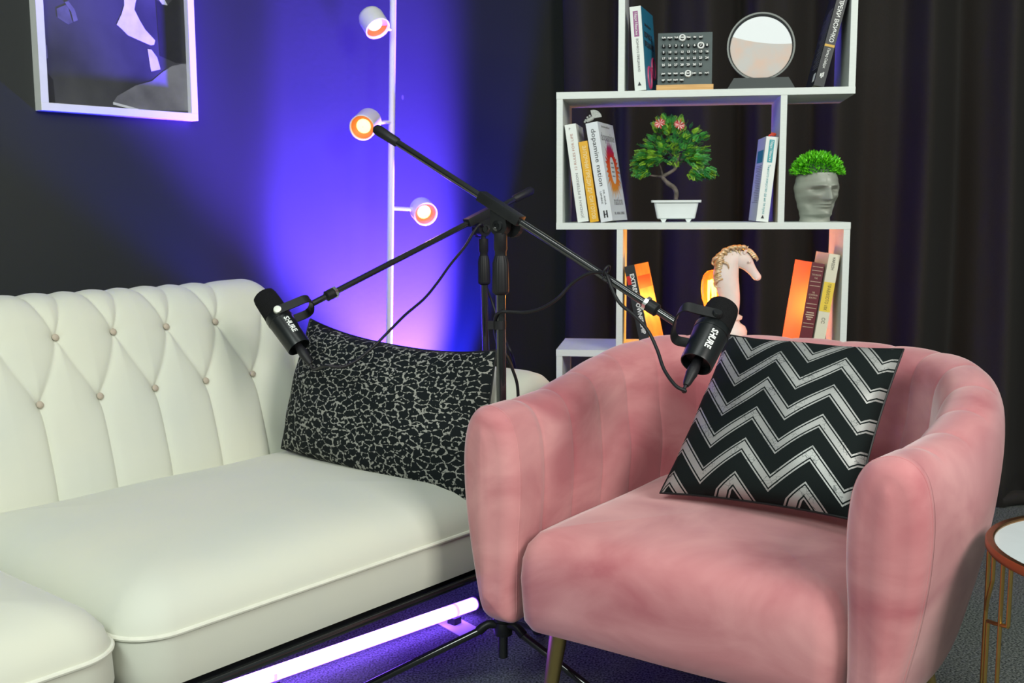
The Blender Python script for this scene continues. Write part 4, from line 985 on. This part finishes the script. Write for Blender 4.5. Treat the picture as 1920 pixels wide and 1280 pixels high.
# ------------------------------------------------------------------ floor lamp with three spots
LY = 1.00
P0 = SO.ly(729, 700, LY); P1 = SO.ly(737.5, -40, LY)
dl = (P1 - P0) / (P1.z - P0.z); F_ = lambda z: P0 + dl * (z - P0.z)
lamp = empty('floor_lamp', 'tall white pole floor lamp with three adjustable spot heads', 'lamp', SO.w(F_(0).x, F_(0).y), SO.ang)
o0 = F_(0); Lr = lambda p: V((p.x - o0.x, p.y - o0.y, p.z))
MB().lathe([(0.11, 0.0), (0.112, 0.006), (0.108, 0.014), (0.02, 0.018), (0.012, 0.03)], 40).build('base', M['wpaint'], lamp)
MB().tube([Lr(F_(0.015)), Lr(F_(1.72))], 0.0098, 20).build('pole', M['wpaint'], lamp)
cdir = (SO.M.to_3x3().inverted() @ (EYE - SO.w(0.75, LY, 1.2))).normalized()
def lhead(fpx, bpx, arm_y, depth, armpx):
    f = Lr(SO.ly(fpx[0], fpx[1], LY)) ; b = Lr(SO.ly(bpx[0], bpx[1], LY))
    f = f + cdir * depth
    sp = empty_part = None
    ax = (f - b).normalized(); q = axis(b, f); L_ = (f - b).length
    h = MB(); R_ = 0.0375
    h.lathe([(0.004, -0.008), (0.026, -0.006), (0.0335, 0.002), (R_, 0.014), (R_, L_), (R_ - 0.002, L_ + 0.001), (R_ - 0.003, L_ - 0.002), (R_ - 0.004, 0.03)], 40, q, cap=False)
    ho = h.build('lamp_shade', M['wpaint'], lamp)
    g = MB(); g.lathe([(R_ - 0.0035, L_ - 0.008), (0.026, L_ - 0.016), (0.020, L_ - 0.020)], 36, q, cap=False); g.build('reflector', M['bulbring'], ho)
    g = MB(); g.lathe([(0.0215, L_ - 0.020), (0.019, L_ - 0.015), (0.012, L_ - 0.011), (0.001, L_ - 0.010)], 32, q, cap=False); g.build('bulb', M['bulbcore'], ho)
    pz = F_(Lr(SO.ly(armpx[0], armpx[1], LY)).z); c0 = Lr(pz); mid = b.lerp(f, 0.35)
    end = mid + (c0 - mid).normalized() * 0.037
    MB().tube([c0, end], 0.0055, 12).build('arm', M['wpaint'], lamp)
    MB().lathe([(0.001, -0.006), (0.008, -0.006), (0.008, 0.006), (0.001, 0.006)], 16, axis(end, mid)).build('joint', M['wpaint'], lamp)
    wp = SO.M @ (f + V((o0.x, o0.y, 0))); wd = (SO.M.to_3x3() @ ax)
    spot('floor_lamp_beam', wp + wd * 0.004, wp + wd * 1.0, 50, 0.6, 2.0, (1.0, 0.55, 0.25), 0.02)
lhead((709, 58), (692, 28), 0, 0.060, (735, 58))
lhead((680, 240), (694, 224), 0, 0.072, (731, 229))
lhead((797, 398), (787, 389), 0, 0.078, (731, 390))

# ------------------------------------------------------------------ microphones, stands, cables
def mic(TIP, BOT, R_, yoke_at, label, tside, roll=0, kmat='steel'):
    """TIP foam end, BOT connector end (world)."""
    base = V((BOT.x, BOT.y, BOT.z)); L_ = (TIP - BOT).length; q0 = axis(BOT, TIP)
    ax = (TIP - BOT).normalized()
    e = empty('microphone', label, 'microphone', base, 0, 'microphones on booms')
    T0 = Matrix.Translation(-base)
    q = T0 @ q0
    b = L_ * 0.60
    g = MB(); g.lathe([(R_ * 0.40, 0.018), (R_ * 0.80, 0.016), (R_ * 0.84, 0.0), (R_ * 0.90, 0.0), (R_ * 0.92, 0.004), (R_ * 0.96, b * 0.5), (R_ * 1.0, b * 0.80), (R_ * 1.0, b * 0.82), (R_ * 1.03, b * 0.83), (R_ * 1.03, b * 0.97), (R_ * 0.98, b)], 56, q)
    body = g.build('body', M['micbody'], e)
    g = MB(); g.lathe([(R_ * 0.985, b), (R_ * 0.99, b + 0.002), (R_ * 0.965, b + (L_ - b) * 0.5), (R_ * 0.935, L_ - 0.012), (R_ * 0.87, L_ - 0.004), (R_ * 0.70, L_ - 0.0005), (R_ * 0.2, L_), (0.0004, L_)], 56, q); g.build('windscreen', M['foam'], e)
    # yoke: a U shaped strap pivoting on both sides, perpendicular to the view of the boom
    piv = base + ax * (b * 0.93)
    yd = (yoke_at - piv); yd = (yd - 0.0 * ax); ydn = yd.normalized()
    sd = (Matrix.Rotation(radians(roll), 3, ydn) @ ax.cross(ydn)).normalized(); Rk = R_ * 1.16
    pts = []
    for sg in (1, -1):
        seq = [(sg, 0.0), (sg, 0.5), (sg, 0.82), (sg * 0.72, 0.96), (sg * 0.3, 1.0)]
        pts += seq if sg == 1 else seq[::-1]
    P = [piv - base + sd * (Rk * s) + yd * t for s, t in pts]
    P = catmull(P, 4); rws = []
    wv = ax
    for i, p in enumerate(P):
        T = (P[min(i + 1, len(P) - 1)] - P[max(0, i - 1)]).normalized(); wv = (ax - T * ax.dot(T)).normalized(); n = T.cross(wv)
        a_, b_ = 0.0098, 0.0014
        rws.append([p + wv * a_ + n * b_, p + wv * a_ - n * b_, p - wv * a_ - n * b_, p - wv * a_ + n * b_])
    g = MB(); g.grid(rws, True); yk = g.build('yoke', M['bplast'], e)
    for sg in (1, -1):
        p = piv - base + sd * (Rk * sg); g = MB(); g.lathe([(0.0005, -0.006), (0.0085, -0.006), (0.0090, -0.004), (0.0090, 0.004), (0.0080, 0.0055), (0.0005, 0.0056)], 24, axis(p, p + sd * sg))
        g.build('knob', M[kmat], yk)
    # lettering facing the camera, running along the body
    vdir = (EYE - (base + ax * b * 0.5)); n = (vdir - ax * vdir.dot(ax)).normalized()
    n = (Matrix.Rotation(radians(tside), 3, ax) @ n)
    xd = -ax; yd2 = n.cross(xd).normalized()
    # bend text around the barrel
    t_ = text('logo_lettering', 'SHURE', 0.0165, M['print_white'], e, (0, 0, 0), (1, 0, 0), (0, 1, 0), fit=0.042, bold=0.0006)
    for v in t_.data.vertices:
        s, hgt = v.co.x, v.co.y; z = b * 0.50 - s; rr_ = R_ * (0.92 + 0.075 * z / b) + 0.0006 + (v.co.z if v.co.z > 0 else 0); a = hgt / rr_
        v.co = (ax * z) + (n * cos(a) + yd2 * sin(a)) * rr_
    # XLR connector
    cx = n * -0.0 ; p = -ax * 0.0
    off = n * (-R_ * 0.02)
    g = MB(); g.lathe([(0.0085, 0.014), (0.0092, -0.004), (0.0100, -0.006), (0.0104, -0.022), (0.0094, -0.026), (0.0072, -0.042), (0.0050, -0.048)], 24, T0 @ Matrix.Translation(off) @ q0); g.build('connector', M['rubber'], e)
    return e, base + off - ax * 0.050, ax
TL_, BL_ = aty(493, 552, 2.365), aty(561, 651, 2.300)
YL = aty(584, 570, 2.365)
m1, c1, ax1 = mic(TL_, BL_, 0.0285, YL, 'black broadcast microphone with foam tip hanging over the cream sofa', 28)
TR_, BR_ = aty(1358, 572, 1.93), aty(1305, 683, 1.845)
YR = aty(1266, 604, 1.90)
m2, c2, ax2 = mic(TR_, BR_, 0.0315, YR, 'black broadcast microphone with foam tip hanging over the pink armchair', 8, 22, 'bplast')

def lw(g, P, Q, prof, n=24, ribs=0, ramp=0): g.lathe(prof, n, axis(P, Q), ribs=ribs, ramp=ramp)
def mic_stand(label, base, clamp, tipend, tail, azs, pole_r, grips, hub_z=0.165, scale=1.0, knob_side=1):
    """base: floor point; clamp: pivot; tipend: where the yoke starts; tail: far end of the boom"""
    o = V((base.x, base.y, 0)); e = empty('microphone_stand', label, 'microphone stand', o, 0, 'microphone stands between sofa and armchair')
    r = lambda p: V(p) - o
    hub = base.lerp(clamp, (hub_z) / clamp.z); hub = V((base.x, base.y, 0)).lerp(clamp, hub_z / clamp.z)
    d = (clamp - hub).normalized()
    lowtop = hub.lerp(clamp, grips[0]); gtop = hub.lerp(clamp, grips[1])
    MB().tube([r(hub - d * 0.045), r(lowtop)], pole_r, 20).build('lower_pole', M['black'], e)
    g = MB(); q = axis(r(lowtop), r(gtop)); Lg = (gtop - lowtop).length
    g.lathe([(pole_r * 1.05, -0.004), (pole_r * 1.62, 0.0), (pole_r * 1.70, 0.004), (pole_r * 1.60, Lg * 0.5), (pole_r * 1.2, Lg * 0.62)], 40, q, ribs=1, ramp=0.0004)
    g.lathe([(pole_r * 1.18, Lg * 0.60), (pole_r * 1.15, Lg * 0.70), (pole_r * 1.35, Lg * 0.72), (pole_r * 1.32, Lg)], 32, q); g.build('clutch', M['rubber'], e)
    MB().tube([r(gtop - d * 0.01), r(clamp)], pole_r * 0.72, 16).build('upper_pole', M['black'], e)
    g = MB(); g.lathe([(pole_r * 1.0, -0.028), (pole_r * 1.9, -0.026), (pole_r * 2.0, -0.012), (pole_r * 1.6, 0.0), (pole_r * 2.1, 0.004), (pole_r * 2.1, 0.012), (pole_r, 0.016)], 32, axis(r(hub), r(hub + d))); hb = g.build('hub', M['bplast'], e)
    MB().tube([r(hub - d * 0.075), r(hub - d * 0.02)], pole_r * 0.98, 20).build('stub', M['black'], e)
    for a in azs:
        a = radians(a); dv = V((cos(a), sin(a), 0))
        p = [hub + dv * 0.008 - d * 0.008, hub + dv * 0.030 - d * 0.004, hub + dv * 0.050 - d * 0.018]
        MB().tube([r(x) for x in p], [0.0085, 0.0085, 0.0095], 14, sub=4).build('leg_joint', M['bplast'], e)
        f = V((base.x, base.y, 0)) + dv * 0.34; f.z = 0.014
        lg = MB().tube([r(p[2] - (f - p[2]).normalized() * 0.01), r(f)], 0.0078, 14).build('leg', M['black'], e)
        MB().tube([r(f - dv * 0.03 + V((0, 0, 0.009))), r(f), r(f + dv * 0.012)], [0.0105, 0.0115, 0.009], 14).build('foot_cap', M['rubber'], lg)
    # clamp body and knob
    bd = (tipend - tail).normalized(); side = bd.cross(d).normalized()
    if side.dot(EYE - clamp) < 0: side = -side
    g = MB(); q = Matrix((bd, side, bd.cross(side))).transposed().to_4x4(); q.translation = r(clamp)
    zs = 1 if (q.to_3x3() @ V((0, 0, 1))).z > 0 else -1
    Z = lambda z: z * zs
    g.box(-0.052, 0.052, -0.0125, 0.0125, -0.0085 if zs > 0 else -0.012, 0.012 if zs > 0 else 0.0085, q, bev=0.003)
    g.build('boom_clamp', M['bplast'], e)
    dn = -d; g = MB(); pc = r(clamp) + dn * 0.032
    qs = Matrix((side.cross(d), side, d)).transposed().to_4x4(); qs.translation = pc
    g.box(-0.018, 0.018, -0.010, 0.010, -0.004, 0.036, qs, bev=0.003)
    g.lathe([(0.019, -0.0095), (0.019, 0.0095)], 36, Matrix.Translation(pc) @ side.to_track_quat('Z', 'Y').to_matrix().to_4x4()); g.build('pivot', M['bplast'], e)
    g = MB(); g.lathe([(0.0105, 0.0), (0.0105, 0.004), (0.006, 0.0045), (0.006, 0.002)], 24, Matrix.Translation(pc + side * 0.0093) @ side.to_track_quat('Z', 'Y').to_matrix().to_4x4()); g.build('pivot_bolt', M['black'], e)
    g = MB(); kq = Matrix.Translation(pc - side * 0.011 + V((0.010, 0, 0.0))) @ (-side).to_track_quat('Z', 'Y').to_matrix().to_4x4()
    g.lathe([(0.008, 0.0), (0.008, 0.006), (0.0225, 0.008), (0.0235, 0.020), (0.010, 0.022)], 44, kq, ribs=1, ramp=0.0006); g.build('tension_knob', M['bplast'], e)
    # boom
    bm_o = MB().tube([r(tail), r(tipend)], 0.0071, 18).build('boom_arm', M['black'], e)
    MB().tube([r(tail - bd * 0.004), r(tail), r(tail + bd * 0.005), r(tail + bd * 0.060), r(tail + bd * 0.063)], [0.006, 0.0100, 0.0110, 0.0098, 0.007], 20).build('end_grip', M['rubber'], bm_o)
    j = tipend - bd * 0.055
    g = MB(); g.lathe([(0.0075, -0.004), (0.0118, -0.004), (0.0122, 0.0), (0.0118, 0.012), (0.0122, 0.014), (0.0075, 0.018)], 28, axis(r(j), r(j + bd))); g.build('collar', M['bplast'], bm_o)
    g = MB(); g.lathe([(0.0075, -0.013), (0.0128, -0.012), (0.0128, -0.005), (0.0075, -0.004)], 14, axis(r(j), r(j + bd)), ribs=1, ramp=0.0012); g.build('locking_ring', M['chrome'], bm_o)
    return e, d, side
# front stand (right microphone)
clF = aty(938, 392, 2.09); basF = aty(950, 1165, 2.09); basF = V((basF.x, basF.y, 0))
k_ = (1.0 - 0.0) ; pm = aty(940, 700, 2.09); basF = clF + (pm - clF) * (clF.z / (clF.z - pm.z)); basF.z = 0
bdF = (YR - clF).normalized()
tailF = None
best = None
for i in range(100, 500):
    p = clF - bdF * (i / 1000.0); v = p - EYE; z = v.dot(fw); x = 960 + FPX * v.dot(rt) / z
    if x < 706: tailF = p; break
st, dF, sF = mic_stand('black microphone stand in front, boom reaching over the pink armchair', basF, clF, YR, tailF, (186, 326, 76), 0.0098, (0.805, 0.945))
# rear stand (left microphone)
clB = aty(905, 404, 2.66); pm = aty(911, 640, 2.66); basB = clB + (pm - clB) * (clB.z / (clB.z - pm.z)); basB.z = 0
bdB = (YL - clB).normalized(); tailB = clB
for i in range(20, 500):
    p = clB - bdB * (i / 1000.0); v = p - EYE; z = v.dot(fw); x = 960 + FPX * v.dot(rt) / z
    if x > 996: tailB = p; break
st2, dB, sB = mic_stand('black microphone stand behind the sofa arm, boom reaching over the cream sofa', basB, clB, YL, tailB, (330, 85, 200), 0.0090, (0.795, 0.93))
# cables
def cable(pts, label, r=0.0032):
    P = [V(p) for p in pts]; b = P[0].copy()
    o = MB().tube([p - b for p in P], r, 10, sub=10).build('microphone_cable', M['rubber']); o.location = b
    return tag(o, label, 'cable', 'microphone cables')
zf = lambda z: V((basB.x, basB.y, 0)).lerp(clB, z / clB.z)
cable([c1 + ax1 * 0.006, c1 - ax1 * 0.012, aty(612, 686, 2.225), aty(640, 688, 2.23), aty(668, 676, 2.25), aty(700, 650, 2.27), aty(730, 620, 2.30), aty(760, 590, 2.35), aty(795, 560, 2.41), aty(820, 530, 2.47), aty(845, 495, 2.53), aty(872, 462, 2.58), aty(890, 432, 2.61), aty(903, 420, 2.62), aty(906, 440, 2.69), aty(909, 480, 2.70), aty(911, 530, 2.70), aty(924, 570, 2.68), aty(942, 625, 2.66), aty(958, 660, 2.62), aty(966, 690, 2.7), aty(975, 760, 2.75), aty(985, 860, 2.75)],
      'thin black cable drooping from the left microphone to the rear stand')
cable([c2 + ax2 * 0.006, c2 - ax2 * 0.010, aty(1284, 732, 1.80), aty(1266, 722, 1.81), aty(1245, 692, 1.84), aty(1232, 655, 1.87), aty(1215, 620, 1.89), aty(1190, 592, 1.91), aty(1162, 568, 1.93), aty(1147, 540, 1.945), aty(1137, 515, 1.955), aty(1125, 510, 1.97), aty(1100, 514, 1.985), aty(1072, 532, 2.00), aty(1045, 560, 2.01), aty(1015, 578, 2.03), aty(985, 585, 2.05), aty(955, 584, 2.065), aty(938, 585, 2.072), aty(929, 594, 2.083), aty(928, 618, 2.10), aty(934, 645, 2.11), aty(950, 668, 2.11), aty(962, 695, 2.115), aty(970, 722, 2.125), aty(972, 760, 2.14)],
      'black cable looping from the right microphone to the front stand')
# cable clip rings
b = aty(1137, 507, 1.950); q = axis(b, b + bdF)
g = MB(); g.grid([[(Matrix.Translation(-b) @ q) @ V(((0.0095 + rr_ * cos(c)) * cos(a), (0.0095 + rr_ * cos(c)) * sin(a), rr_ * sin(c))) for c in [2 * pi * k / 10 for k in range(10)]] for a in [2 * pi * k / 28 for k in range(29)] for rr_ in (0.0022,)], True, False)
g.tube([V((-0.003, 0, -0.009)), V((-0.006, 0, -0.016)), V((0.001, 0, -0.020)), V((0.005, 0, -0.013))], 0.0018, 8, sub=4)
o = g.build('cable_clip', M['rubber']); o.location = b; tag(o, 'black cable clip ring on the boom over the armchair', 'clip')
b = clF.lerp(basF, 0) ; pc = aty(937, 609, 2.09); b = pc
g = MB(); g.lathe([(0.0105, -0.008), (0.0125, -0.008), (0.0125, 0.008), (0.0105, 0.008)], 28, axis((0, 0, 0), dF)); g.box(-0.024, -0.009, -0.004, 0.004, -0.008, 0.008)
o = g.build('cable_clip', M['rubber']); o.location = b; tag(o, 'black plastic cable clip on the upright pole of the front stand', 'clip')

# ------------------------------------------------------------------ side table
tbx, tby, TR2, TZ = 0.915, 1.500, 0.212, 0.500
tt = empty('side_table', 'round side table with white glass top and thin gold wire legs', 'table', (tbx, tby, 0))
MB().lathe([(0.001, TZ - 0.010), (TR2 - 0.012, TZ - 0.010), (TR2 - 0.012, TZ - 0.004), (0.001, TZ - 0.004)], 96).build('table_top', M['glasswhite'], tt)
g = MB(); g.grid([[V((r * cos(a), r * sin(a), z)) for a in [2 * pi * k / 96 for k in range(96)]] for r, z in ((TR2 - 0.013, TZ - 0.014), (TR2 - 0.013, TZ - 0.002), (TR2 - 0.011, TZ), (TR2 - 0.002, TZ), (TR2, TZ - 0.003), (TR2, TZ - 0.011), (TR2 - 0.002, TZ - 0.014), (TR2 - 0.013, TZ - 0.014))], True, False); g.build('rim', M['copper'], tt)
g = MB(); g.tube([V(((TR2 - 0.014) * cos(a), (TR2 - 0.014) * sin(a), 0.004)) for a in [2 * pi * k / 72 for k in range(73)]], 0.0035, 10, cap=False); g.build('bottom_ring', M['gold'], tt)
rl = TR2 - 0.006
def cp(deg, z): return V((rl * cos(radians(deg)), rl * sin(radians(deg)), z))
def wire(*pts): MB().tube([cp(*q) for q in pts], 0.0031, 10).build('leg', M['gold'], tt)
for k in range(3):
    o_ = 120 * k
    wire((160 + o_, TZ - 0.012), (160 + o_, 0.004)); wire((181 + o_, TZ - 0.012), (181 + o_, 0.004))
    wire((187 + o_, TZ - 0.012), (187 + o_, 0.402), (187 + o_, 0.400), (176 + o_, 0.389), (167 + o_, 0.380), (167 + o_, 0.378), (167 + o_, 0.004))
    wire((171 + o_, TZ - 0.012), (171 + o_, 0.450), (171 + o_, 0.448), (164 + o_, 0.410), (157 + o_, 0.372), (157 + o_, 0.370), (157 + o_, 0.004))
